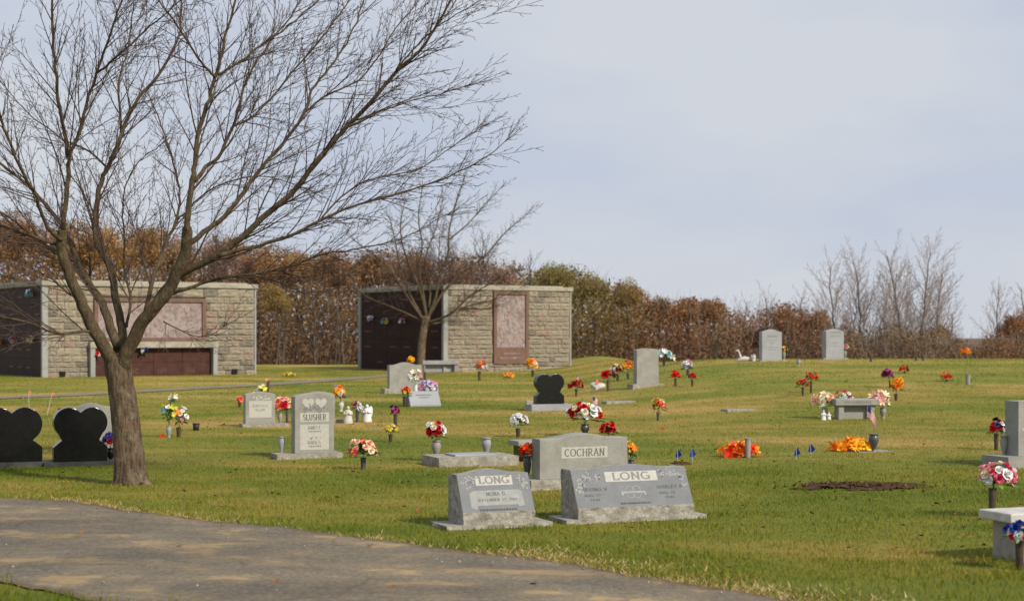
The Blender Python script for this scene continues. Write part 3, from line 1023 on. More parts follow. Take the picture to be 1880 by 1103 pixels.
kind(tag(wood, 'brown autumn wood with dense understorey behind the cemetery', 'woodland'), 'stuff')

# leafy crowns: four prototypes per size, coloured per tree
def crown_mesh(name, seed, nleaf=9000, lobes=34):
    """leaf clumps gathered into rounded boughs over a dome"""
    r_ = np.random.default_rng(seed)
    lc = r_.normal(size=(lobes, 3))
    lc /= np.linalg.norm(lc, axis=1)[:, None]
    lc[:, 2] = np.where(lc[:, 2] < -0.2, -lc[:, 2], lc[:, 2])
    lc *= r_.uniform(0.15, 0.70, (lobes, 1)) * np.array([0.95, 0.95, 1.0])
    lr = r_.uniform(0.18, 0.36, lobes)
    k = r_.integers(0, lobes, nleaf)
    dv = r_.normal(size=(nleaf, 3))
    dv /= np.linalg.norm(dv, axis=1)[:, None]
    p = lc[k] + dv * (lr[k] * r_.uniform(0.5, 1.06, nleaf))[:, None] * np.array([1, 1, 0.8])
    s = r_.uniform(0.014, 0.034, nleaf)
    a = r_.normal(size=(nleaf, 3))
    a /= np.linalg.norm(a, axis=1)[:, None]
    b = np.cross(a, dv)
    b /= np.maximum(np.linalg.norm(b, axis=1)[:, None], 1e-6)
    a, b = a * s[:, None], b * (s * .7)[:, None]
    v = np.stack([p - a, p - b, p + a, p + b], 1).reshape(-1, 3)
    f = (np.arange(nleaf)[:, None] * 4 + np.array([[0, 1, 2, 0, 2, 3]])).reshape(-1)
    return np_mesh(name, v, f, 3, None)
CROWNS = [crown_mesh('crown', 100 + i) for i in range(5)]

def leaf_mat(name, *cols):
    return island('leaf ' + name, [tuple(c) + (1,) for c in cols], 0.8, 0.3, 0.1)
LM = {
    'rust': leaf_mat('rust', (0.169, 0.082, 0.044), (0.286, 0.148, 0.067), (0.353, 0.192, 0.093)),
    'orange': leaf_mat('orange', (0.247, 0.133, 0.052), (0.380, 0.218, 0.080), (0.472, 0.276, 0.109)),
    'brown': leaf_mat('brown', (0.133, 0.087, 0.058), (0.224, 0.138, 0.086), (0.266, 0.173, 0.104)),
    'pinkish': leaf_mat('pinkish', (0.237, 0.140, 0.105), (0.371, 0.227, 0.175), (0.454, 0.303, 0.234)),
    'olive': leaf_mat('olive', (0.136, 0.119, 0.042), (0.244, 0.203, 0.069), (0.337, 0.268, 0.101)),
    'gold': leaf_mat('gold', (0.200, 0.149, 0.051), (0.321, 0.234, 0.078), (0.290, 0.174, 0.076)),
}

def far_tree_stem(mb, base, top_z, r, rr, spread):
    """trunk plus a few limbs for a leafy wood tree"""
    pts = []
    for i in range(7):
        t_ = i / 6
        pts.append((base.x + 0.25 * math.sin(t_ * 3 + base.x), base.y, base.z + (top_z - base.z) * t_))
    mb.tube(pts, [r * (1 - 0.8 * i / 6) for i in range(7)], 6)
    for k in range(6):
        i = rr.randint(2, 4)
        p = Vector(pts[i])
        a = rr.uniform(0, 6.28)
        q = p + Vector((math.cos(a) * spread * .7, math.sin(a) * spread * .7, (top_z - p.z) * 0.75))
        m = p.lerp(q, .5) + Vector((0, 0, -0.1))
        mb.tube([p, m, q], [r * .35, r * .22, r * .06], 4)

leafy = [  # px, top py, radius px, depth, colour, label
    (22, 374, 66, 104, 'rust', 'rust brown tree at the photo\'s left edge behind the left mausoleum'),
    (118, 398, 52, 108, 'brown', 'dull brown tree left of the big orange crown behind the left mausoleum'),
    (178, 393, 56, 104, 'orange', 'orange crowned tree rising behind the foreground tree\'s fork'),
    (262, 396, 58, 105, 'orange', 'broad orange tree just right of the foreground tree\'s trunk line'),
    (330, 425, 44, 106, 'brown', 'lower brown tree between the orange and the pinkish crowns'),
    (408, 412, 52, 103, 'pinkish', 'pinkish tan tree above the left mausoleum\'s right half'),
    (470, 442, 52, 104, 'rust', 'rust tree above the right corner of the left mausoleum'),
    (540, 440, 56, 106, 'orange', 'tall orange rust tree above the gap between the mausoleums'),
    (505, 510, 44, 100, 'gold', 'low golden olive tree standing beside the left mausoleum\'s right end'),
    (612, 447, 52, 104, 'rust', 'rust tree above the left end of the right mausoleum'),
    (690, 440, 56, 106, 'brown', 'brown tree directly behind the right mausoleum\'s dark wall'),
    (770, 446, 52, 104, 'rust', 'rust tree hidden behind the small bare lawn tree'),
    (845, 462, 46, 106, 'pinkish', 'pale pinkish brown tree behind the right mausoleum\'s front corner'),
    (925, 474, 44, 105, 'pinkish', 'pinkish twiggy tree above the right mausoleum\'s mural'),
    (1018, 468, 50, 103, 'olive', 'olive green tree, tallest of the green crowns by the right mausoleum'),
    (1086, 488, 40, 105, 'olive', 'olive tree, middle one of the green crowns right of the mausoleum'),
    (1146, 500, 44, 106, 'gold', 'golden olive tree, rightmost and lowest of the green crowns'),
    (1206, 528, 38, 104, 'brown', 'brown tree just right of the olive crowns'),
    (1258, 532, 36, 106, 'rust', 'rust tree above the white and teal bouquet'),
    (1308, 536, 36, 104, 'rust', 'rust orange tree where the wood dips toward the first hilltop headstone'),
    (1388, 585, 38, 108, 'brown', 'short brown tree behind the left hilltop headstone'),
    (1442, 548, 42, 106, 'rust', 'rust tree between the two hilltop headstones'),
    (1496, 556, 36, 107, 'rust', 'dark rust tree behind the right hilltop headstone'),
    (1570, 622, 36, 112, 'brown', 'low brown thicket tree at the foot of the tall bare trees'),
    (1660, 626, 34, 113, 'brown', 'low brown thicket tree between the tallest bare trunks'),
    (1745, 624, 38, 112, 'brown', 'low brown thicket tree behind the orange hilltop bouquet'),
    (1862, 556, 46, 108, 'rust', 'rust oak at the photo\'s right edge'),
]
for i, (px_, ty, rp, dd, cname, lab) in enumerate(leafy):
    rr = random.Random(900 + i)
    s = F / dd
    top = EYE - (ty - HY) / s
    rad = rp / s
    x = (px_ - CX) / s
    bz = gz(x, dd)
    t_ = thing('woodland_tree', lab, 'tree', (x, dd, bz), 0, 'leafy trees of the autumn wood')
    mbt = MB()
    far_tree_stem(mbt, Vector((0, 0, -0.1)), top - bz - rad * 0.9, rad * 0.03 + 0.05, rr, rad * .7)
    mbt.build('trunk', BARK_FAR, t_)
    ch = max(rad * 1.2, (top - bz) * 0.28)
    o = link('crown', CROWNS[i % 5], t_)
    if not o.data.materials or o.data.materials[0] is None:
        if not o.data.materials:
            o.data.materials.append(None)
    o.material_slots[0].link = 'OBJECT'
    o.material_slots[0].material = LM[cname]
    o.location = (0, 0, top - bz - ch)
    o.scale = (rad * 1.04, rad * 1.1, ch)
    o.rotation_euler = (0, 0, rr.uniform(0, 6.28))

# ------------------------------------------------------------------ bare branching trees
def grow(rr, mb, p, d, length, r0, level, spec, rmin):
    """recursive bare branch; spec[level] = (segments, spacing, child length ratio, angle, wobble, up)"""
    seg, spacing, ratio, angle, wob, up = spec[level]
    step = length / seg
    pts, rad = [p.copy()], [r0]
    dirs = [d.copy()]
    for i in range(seg):
        d = d + Vector((rr.gauss(0, wob), rr.gauss(0, wob), rr.gauss(0, wob) + up))
        d.normalize()
        p = p + d * step
        pts.append(p.copy())
        dirs.append(d.copy())
        rad.append(max(r0 * (1 - (i + 1) / seg * 0.85), rmin))
    mb.tube(pts, rad, 5 if level == 0 else (4 if level == 1 else 3), 0, False)
    if level + 1 < len(spec):
        sprout(rr, mb, pts, rad, dirs, spacing, length * ratio, angle, level + 1, spec, rmin, 0.18)

def sprout(rr, mb, pts, rad, dirs, spacing, clen, angle, level, spec, rmin, start):
    total = sum((Vector(b) - Vector(a)).length for a, b in zip(pts[:-1], pts[1:]))
    acc, nxt = 0.0, total * start
    phi = rr.uniform(0, 6.28)
    for i in range(len(pts) - 1):
        a, b = Vector(pts[i]), Vector(pts[i + 1])
        L_ = (b - a).length
        while nxt <= acc + L_ and L_ > 0:
            f = (nxt - acc) / L_
            q = a.lerp(b, f)
            t_ = nxt / total
            dv = dirs[i]
            phi += 2.4 + rr.uniform(-0.5, 0.5)
            ax = dv.cross(Vector((0.2, 0.3, 0.9)))
            if ax.length < 0.1:
                ax = dv.cross(Vector((1, 0, 0)))
            ax.normalize()
            side = ax * math.cos(phi) + dv.cross(ax) * math.sin(phi)
            an = R(angle * rr.uniform(0.7, 1.3))
            nd_ = (dv * math.cos(an) + side * math.sin(an)).normalized()
            ll = clen * (1.08 - 0.70 * t_) * rr.uniform(0.55, 1.2)
            grow(rr, mb, q, nd_, ll, max(rad[i] * 0.5, rmin), level, spec, rmin)
            nxt += spacing * rr.uniform(0.6, 1.4)
        acc += L_

def smooth_path(pts, per=4):
    out = []
    n = len(pts)
    for i in range(n - 1):
        p0, p1, p2, p3 = pts[max(i - 1, 0)], pts[i], pts[i + 1], pts[min(i + 2, n - 1)]
        for k in range(per):
            t_ = k / per
            out.append(0.5 * ((2 * p1) + (p2 - p0) * t_ + (2 * p0 - 5 * p1 + 4 * p2 - p3) * t_ ** 2 + (3 * p1 - p0 - 3 * p2 + p3) * t_ ** 3))
    out.append(pts[-1])
    return out

# the big cherry tree by the drive; limbs follow the photo, depths spread round the trunk
TB = pix(241, 889)
TD = TB.y
tree = thing('cherry_tree', 'large bare spreading tree with leaning trunk beside the drive', 'tree', TB)
def tl(px_, py_, dd=0.0):
    return at(px_, py_, TD + dd) - TB
mb = MB()
trunk = [(243, 900, 41), (242, 889, 35), (241, 878, 31), (239, 860, 28.5), (235, 820, 27), (231, 780, 25.5), (227, 740, 24.5), (222, 705, 24), (217, 680, 25), (214, 655, 24)]
pts = smooth_path([tl(a, b) for a, b, c_ in trunk], 4)
rads = np.interp(np.linspace(0, 1, len(pts)), np.linspace(0, 1, len(trunk)), [c_ / (F / TD) for a, b, c_ in trunk])
SID = 28
for i, p in enumerate(pts):
    for k in range(SID):
        a = 2 * math.pi * k / SID
        low = max(0, 1 - i / 7)
        r = rads[i] * (1 + 0.07 * noise.noise((math.cos(a) * 3.3, math.sin(a) * 3.3, p.z * 1.7)) + 0.10 * noise.noise((math.cos(a) * 9, math.sin(a) * 9, p.z * 4)) + low * (0.30 * math.cos(a * 5 + 0.7) + 0.18 * math.cos(a * 3 + 2)))
        mb.v.append((p.x + r * math.cos(a), p.y + r * math.sin(a), p.z))
for i in range(len(pts) - 1):
    for k in range(SID):
        k2 = (k + 1) % SID
        mb.f.append((i * SID + k, i * SID + k2, (i + 1) * SID + k2, (i + 1) * SID + k))
        mb.mi.append(0)
mb.f.append(tuple((len(pts) - 1) * SID + k for k in range(SID)))
mb.mi.append(0)
mb.build('trunk', BARK, tree, True)

limbs = [  # photo points, start and end radius in photo px, depth offset at start and end (m)
    ([(222, 705), (208, 668), (188, 630), (165, 592), (148, 552), (130, 510), (112, 455), (116, 420)], 19, 11, 0, -0.5),                     # left main
    ([(116, 420), (118, 395), (125, 326), (125, 283), (116, 236), (105, 163), (98, 90), (96, 36), (92, -60), (84, -170)], 9, 2.5, -0.5, -0.9),
    ([(125, 283), (145, 246), (163, 178), (178, 134), (203, 62), (221, 7), (240, -70), (262, -150)], 6, 1.8, -0.7, -1.3),
    ([(178, 134), (215, 105), (265, 57), (310, 22), (350, -20)], 4, 1.3, -1.0, -1.6),
    ([(113, 440), (92, 424), (74, 385), (65, 355), (36, 305), (7, 236), (-4, 190), (-10, 120), (-30, 20)], 7, 2, -0.5, -1.9),
    ([(110, 452), (62, 435), (0, 414), (-70, 400), (-160, 360)], 6, 2, -0.4, -1.0),
    ([(218, 640), (200, 590), (182, 548), (163, 520), (145, 479), (123, 432), (100, 395), (60, 350), (0, 300), (-80, 240)], 13, 2.5, 0.1, 1.5),
    ([(163, 520), (120, 478), (70, 440), (10, 395), (-60, 370)], 6, 2, 0.5, 1.6),
    ([(222, 640), (225, 612), (216, 565), (208, 520), (200, 485), (182, 455), (174, 420), (175, 390), (185, 337), (198, 308), (218, 261), (228, 228), (254, 181), (290, 138), (326, 72), (333, 0), (345, -90)], 12, 2.2, 0.15, 1.3),
    ([(222, 245), (219, 200), (219, 152), (236, 87), (241, 36), (250, -40)], 4.5, 1.6, 1.0, 1.8),
    ([(198, 308), (165, 280), (120, 258), (60, 215), (10, 160)], 4, 1.4, 0.9, 2.1),
    ([(220, 700), (230, 655), (253, 606), (277, 571), (308, 534), (327, 494), (342, 457), (343, 420)], 19, 12.5, 0, -0.6),                   # right main
    ([(343, 425), (346, 385), (353, 330), (359, 290), (366, 236), (384, 181), (396, 138), (404, 115), (417, 54), (431, 0), (448, -80), (462, -150)], 10, 2.2, -0.6, -0.8),
    ([(396, 140), (384, 132), (355, 94), (326, 47), (290, 0), (255, -60)], 4.5, 1.6, -0.7, -1.7),
    ([(400, 138), (440, 112), (480, 84), (530, 48), (585, 0), (640, -50)], 4.5, 1.5, -0.7, -0.2),
    ([(355, 334), (380, 305), (399, 290), (428, 232), (439, 192), (460, 134), (486, 90), (534, 30), (570, -30)], 7, 1.8, -0.6, 0.5),
    ([(343, 450), (385, 417), (413, 397), (450, 350), (480, 308), (527, 254), (560, 205), (572, 165), (605, 125), (636, 80), (660, 25), (676, -40)], 9, 1.8, -0.5, 0.4),
    ([(428, 232), (458, 218), (480, 199), (552, 116), (614, 40), (640, 0), (670, -60)], 4.5, 1.6, 0.1, 1.2),
    ([(560, 205), (610, 170), (655, 150), (690, 110), (725, 55), (770, 0), (800, -45)], 3.6, 1.2, 0.4, 1.0),
    ([(280, 568), (300, 535), (333, 503), (385, 477), (432, 446), (480, 402), (545, 344), (585, 290), (640, 232), (683, 185), (730, 130), (770, 94), (806, 40), (835, -10), (880, -70)], 12, 1.8, 0.0, -1.4),
    ([(640, 232), (690, 210), (740, 190), (800, 175), (850, 160)], 3, 0.9, -1.0, -0.6),
    ([(727, 132), (760, 90), (800, 52), (850, 20), (900, -10)], 3, 0.9, -1.3, -1.8),
    ([(400, 470), (462, 454), (517, 438), (570, 415), (634, 383), (719, 359), (799, 333), (879, 297), (926, 261)], 7.5, 1.2, -0.7, -0.2),
    ([(585, 408), (640, 350), (700, 325), (770, 310), (830, 270), (880, 235)], 3.2, 1.0, -0.5, 0.4),
    ([(300, 545), (340, 530), (400, 512), (462, 503), (517, 494), (585, 469), (634, 460), (687, 451), (750, 432), (820, 395)], 7, 1.2, 0.0, 1.1),
    ([(462, 505), (520, 520), (568, 541), (610, 525)], 2.6, 0.9, 0.3, 0.2),
    ([(171, 608), (130, 611), (95, 610), (55, 593), (0, 580), (-80, 560), (-150, 530)], 5.5, 1.8, -0.2, -1.6),
    ([(142, 549), (117, 531), (89, 509), (68, 500), (28, 500), (0, 508), (-60, 500)], 4.2, 1.3, -0.3, -1.0),
    ([(300, 590), (340, 610), (375, 618), (410, 600)], 2.2, 0.8, -0.3, -0.9),
    ([(232, 600), (240, 545), (228, 500), (228, 440), (226, 385), (234, 330), (262, 290), (300, 262)], 5, 1.5, 0.2, 1.9),
    ([(262, 590), (285, 500), (300, 455), (322, 410), (330, 360), (318, 300), (296, 230), (270, 170)], 8, 1.6, 0.1, 2.0),
    ([(322, 410), (370, 360), (430, 330), (490, 325), (560, 345)], 3.6, 1.1, 1.0, 2.0),
]
spec_big = [(6, .16, .5, 42, .10, .02), (5, .075, .5, 40, .13, .03), (3, .05, .5, 42, .18, .02), (2, .1, .4, 45, .2, 0)]
spec_big = [(9, .13, .42, 29, .05, .015), (8, .10, .40, 31, .05, .012), (5, .09, .38, 33, .07, .01), (2, .1, .4, 40, .15, 0)]
twig = MB()
S_ = F / TD
for j, (pp, r0, r1, d0, d1) in enumerate(limbs):
    rr = random.Random(40 + j)
    n = len(pp)
    ps = [tl(a, b, d0 + (d1 - d0) * i / (n - 1)) for i, (a, b) in enumerate(pp)]
    path = smooth_path(ps, 4)
    m = len(path)
    path = [p + Vector((rr.gauss(0, .006), rr.gauss(0, .006), rr.gauss(0, .006))) if 0 < i < m - 1 else p for i, p in enumerate(path)]
    kk = 0.75 if r0 > 10 else 0.60
    rad = [kk * (r0 + (r1 - r0) * (i / (m - 1)) ** 0.75) / S_ for i in range(m)]
    mb = MB()
    mb.tube(path, rad, 9 if r0 > 8 else 7)
    mb.build('limb', BARK_LIMB, tree, True)
    dirs = [(path[min(i + 1, m - 1)] - path[max(i - 1, 0)]).normalized() for i in range(m)]
    tot = sum((b - a).length for a, b in zip(path[:-1], path[1:]))
    thick = r0 > 10 and r1 > 8
    if not thick and tot > 1.3:      # secondary branches
        sprout(rr, twig, path, [min(r * .8, 0.026) for r in rad], dirs, 0.40, 1.75, 27, 0, spec_big, 0.0023, 0.12)
    if not thick:
        sprout(rr, twig, path, [min(r, 0.017) for r in rad], dirs, 0.125, 1.1 if tot > 1.6 else 0.75, 29, 1, spec_big, 0.0023, 0.22 if r0 > 6 else 0.06)
    # leader twigs at the tip
    for q in range(0 if thick else 4):
        dv = (dirs[-1] + Vector((rr.gauss(0, .25), rr.gauss(0, .25), rr.gauss(0, .2)))).normalized()
        grow(rr, twig, path[-1], dv, rr.uniform(.3, .6), max(rad[-1] * .7, .004), 1, spec_big, 0.0021)
o = twig.build('twigs', BARK_TWIG, tree)
kind(o, 'stuff')

# the smaller bare tree in front of the right mausoleum
b2 = pix(773, 683)
t2 = thing('small_cherry_tree', 'smaller bare spreading tree in front of the right mausoleum\'s dark wall', 'tree', b2)
S2 = F / b2.y
def t2l(px_, py_, dd=0.0):
    return at(px_, py_, b2.y + dd) - b2
mb = MB()
path = smooth_path([t2l(773, 690), t2l(773, 660), t2l(775, 625), t2l(780, 595), t2l(783, 580)], 4)
mb.tube(path, list(np.interp(np.linspace(0, 1, len(path)), [0, .12, .6, 1], [9.5 / S2, 8 / S2, 7 / S2, 7.2 / S2])), 12)
mb.build('trunk', BARK, t2, True)
limbs2 = [
    ([(780, 590), (765, 570), (745, 540), (720, 500), (690, 470), (655, 445)], 3.2, .8, 0, -1.2),
    ([(778, 592), (750, 577), (715, 562), (680, 548), (640, 520), (610, 490)], 2.6, .8, 0, .9),
    ([(783, 585), (778, 545), (770, 500), (775, 450), (768, 400), (775, 350)], 3.4, .8, 0, .6),
    ([(785, 585), (800, 545), (808, 500), (822, 470), (825, 420), (838, 370), (850, 335)], 3.6, .8, 0, -.8),
    ([(786, 582), (815, 535), (850, 500), (890, 470), (925, 430), (965, 395)], 3.2, .7, 0, .5),
    ([(786, 592), (815, 582), (835, 570), (860, 545), (900, 520), (935, 500)], 2.8, .7, 0, -1.3),
    ([(786, 595), (812, 590), (850, 565), (900, 552), (945, 535)], 2.4, .7, 0, 1.3),
    ([(781, 585), (790, 540), (780, 480), (800, 420), (812, 370)], 3.0, .7, 0, 1.8),
    ([(780, 588), (755, 545), (735, 490), (725, 440), (715, 400)], 3.0, .7, 0, 1.5),
    ([(784, 586), (770, 530), (745, 470), (735, 420), (742, 375)], 2.8, .7, 0, -1.8),
    ([(824, 440), (860, 410), (890, 375), (915, 350)], 1.8, .6, -.4, .6),
]
spec2 = [(6, .3, .5, 42, .1, .03), (6, .17, .48, 40, .1, .03), (4, .16, .46, 40, .13, .02), (2, .2, .4, 40, .2, 0)]
twig = MB()
for j, (pp, r0, r1, d0, d1) in enumerate(limbs2):
    rr = random.Random(140 + j)
    n = len(pp)
    path = smooth_path([t2l(a, b, d0 + (d1 - d0) * i / (n - 1)) for i, (a, b) in enumerate(pp)], 4)
    m = len(path)
    rad = [(r0 + (r1 - r0) * (i / (m - 1)) ** .7) / S2 for i in range(m)]
    mb = MB()
    mb.tube(path, rad, 6)
    mb.build('limb', BARK_LIMB, t2, True)
    dirs = [(path[min(i + 1, m - 1)] - path[max(i - 1, 0)]).normalized() for i in range(m)]
    sprout(rr, twig, path, [min(r, .024) for r in rad], dirs, .13, 1.5, 40, 1, spec2, .0042, .2)
    for q in range(3):
        dv = (dirs[-1] + Vector((rr.gauss(0, .25), rr.gauss(0, .25), rr.gauss(0, .2)))).normalized()
        grow(rr, twig, path[-1], dv, rr.uniform(.6, 1.1), .012, 1, spec2, .0045)
kind(twig.build('twigs', BARK_TWIG, t2), 'stuff')

# tall bare trees on the skyline
bare = [  # px, top py, depth, lean px, spread, label
    (1536, 470, 108, -8, 2.6, 'slim bare tree beside the right hilltop headstone, leftmost of the tall grey group'),
    (1588, 455, 110, -12, 3.2, 'many branched bare tree, second of the tall grey group on the skyline'),
    (1618, 520, 116, 6, 2.6, 'shorter bare tree half hidden between the tall grey trunks'),
    (1562, 500, 114, 8, 2.6, 'hazy bare tree between the two leftmost of the tall grey group'),
    (1640, 482, 115, 4, 2.6, 'hazy bare tree behind the left leaning grey crown'),
    (1712, 486, 114, 10, 2.6, 'hazy bare tree just right of the tallest bare tree'),
    (1662, 448, 109, -20, 3.0, 'bare tree with a left leaning crown, third of the tall grey group'),
    (1684, 440, 110, 16, 3.0, 'tallest bare tree, rightmost of the grey group on the skyline'),
    (1735, 560, 116, 10, 2.4, 'small bare tree to the right of the tall grey group'),
    (1828, 516, 118, 2, 2.6, 'thin bare tree next to the rust oak at the right edge'),
    (1882, 512, 118, -4, 2.4, 'bare tree cut by the photo\'s right edge'),
    (1364, 538, 112, 4, 2.6, 'pale bare tree above the white figurines on the hilltop'),
    (1412, 530, 116, -4, 2.6, 'pale bare tree rising behind the left hilltop headstone'),
    (1466, 528, 116, 4, 2.6, 'pale bare tree above the gap between the hilltop headstones'),
    (880, 420, 100, 6, 3.0, 'mauve bare tree behind the right mausoleum\'s roof'),
    (815, 410, 101, -6, 3.0, 'mauve bare tree behind the small lawn tree'),
    (975, 455, 102, 0, 2.4, 'thin bare tree just left of the olive crown'),
    (390, 405, 101, 4, 2.6, 'bare pinkish tree standing behind the left mausoleum'),
    (580, 470, 99, -6, 2.4, 'pale bare sapling in the gap between the mausoleums'),
    (520, 560, 97, 6, 1.8, 'pale slim sapling beside the left mausoleum\'s end wall'),
    (632, 540, 97, -8, 1.8, 'thin sapling beside the right mausoleum\'s left end'),
]
spec_f = [(9, .5, .30, 33, .05, .01), (8, .22, .40, 32, .06, .06), (5, .18, .42, 34, .09, .05), (3, .3, .4, 38, .14, .02)]
for j, (px_, ty, dd, lean, spr, lab) in enumerate(bare):
    rr = random.Random(300 + j)
    s = F / dd
    x = (px_ - CX) / s
    bz = gz(x, dd)
    H = EYE - (ty - HY) / s - bz
    t_ = thing('bare_tree', lab, 'tree', (x, dd, bz), 0, 'bare trees along the wood')
    nseg = 12
    path = []
    for i in range(nseg + 1):
        u_ = i / nseg
        path.append(Vector((lean / s * u_ ** 1.5 * 1.6 + rr.gauss(0, .05) * (i > 0), rr.gauss(0, .05), -0.1 + H * 0.93 * u_)))
    r0 = 0.035 + H * 0.006
    rad = [r0 * (1 - .86 * i / nseg) + .012 for i in range(nseg + 1)]
    mb = MB()
    mb.tube(path, rad, 7)
    mb.build('trunk', BARK_FAR, t_, True)
    dirs = [(path[min(i + 1, nseg)] - path[max(i - 1, 0)]).normalized() for i in range(nseg + 1)]
    tw_ = MB()
    sprout(rr, tw_, path, [min(r, .075) for r in rad], dirs, .21, H * (.46 if spr > 2.5 else .34), 37, 1, spec_f, .0078, .14)
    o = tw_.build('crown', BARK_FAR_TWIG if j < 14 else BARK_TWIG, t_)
    kind(o, 'stuff')

# ================================================================== MAUSOLEUMS
def block_variant(seed):
    """unit block, x and z in -0.5..0.5, rough face at y = -1"""
    mbb = MB()
    n = 5
    for j in range(n + 1):
        for i in range(n + 1):
            u, v = i / n - .5, j / n - .5
            e = 1 - (2 * max(abs(u), abs(v))) ** 6
            q = -1.0 - (0.55 * e * (0.7 + 0.9 * noise.noise((u * 3.3 + seed * 7, v * 3.3, seed))) if e > 0 else 0)
            mbb.v.append((u, q, v))
    for j in range(n):
        for i in range(n):
            a = j * (n + 1) + i
            mbb.f.append((a, a + 1, a + n + 2, a + n + 1))
            mbb.mi.append(0)
    k = len(mbb.v)
    mbb.v += [(-.5, 0, -.5), (.5, 0, -.5), (.5, 0, .5), (-.5, 0, .5)]
    bl, br, tr, tl_ = 0, n, (n + 1) * (n + 1) - 1, n * (n + 1)
    mbb.f += [(k, k + 1) + tuple(range(br, bl - 1, -1)), (k + 1, k + 2) + tuple(tr - i * (n + 1) for i in range(n + 1)),
              (k + 2, k + 3) + tuple(tl_ + i for i in range(n + 1)), (k + 3, k) + tuple(bl + i * (n + 1) for i in range(n + 1))]
    mbb.mi += [0] * 4
    return mbb.mesh('stone_block', STONES[0])
BLOCKS = [block_variant(i) for i in range(7)]

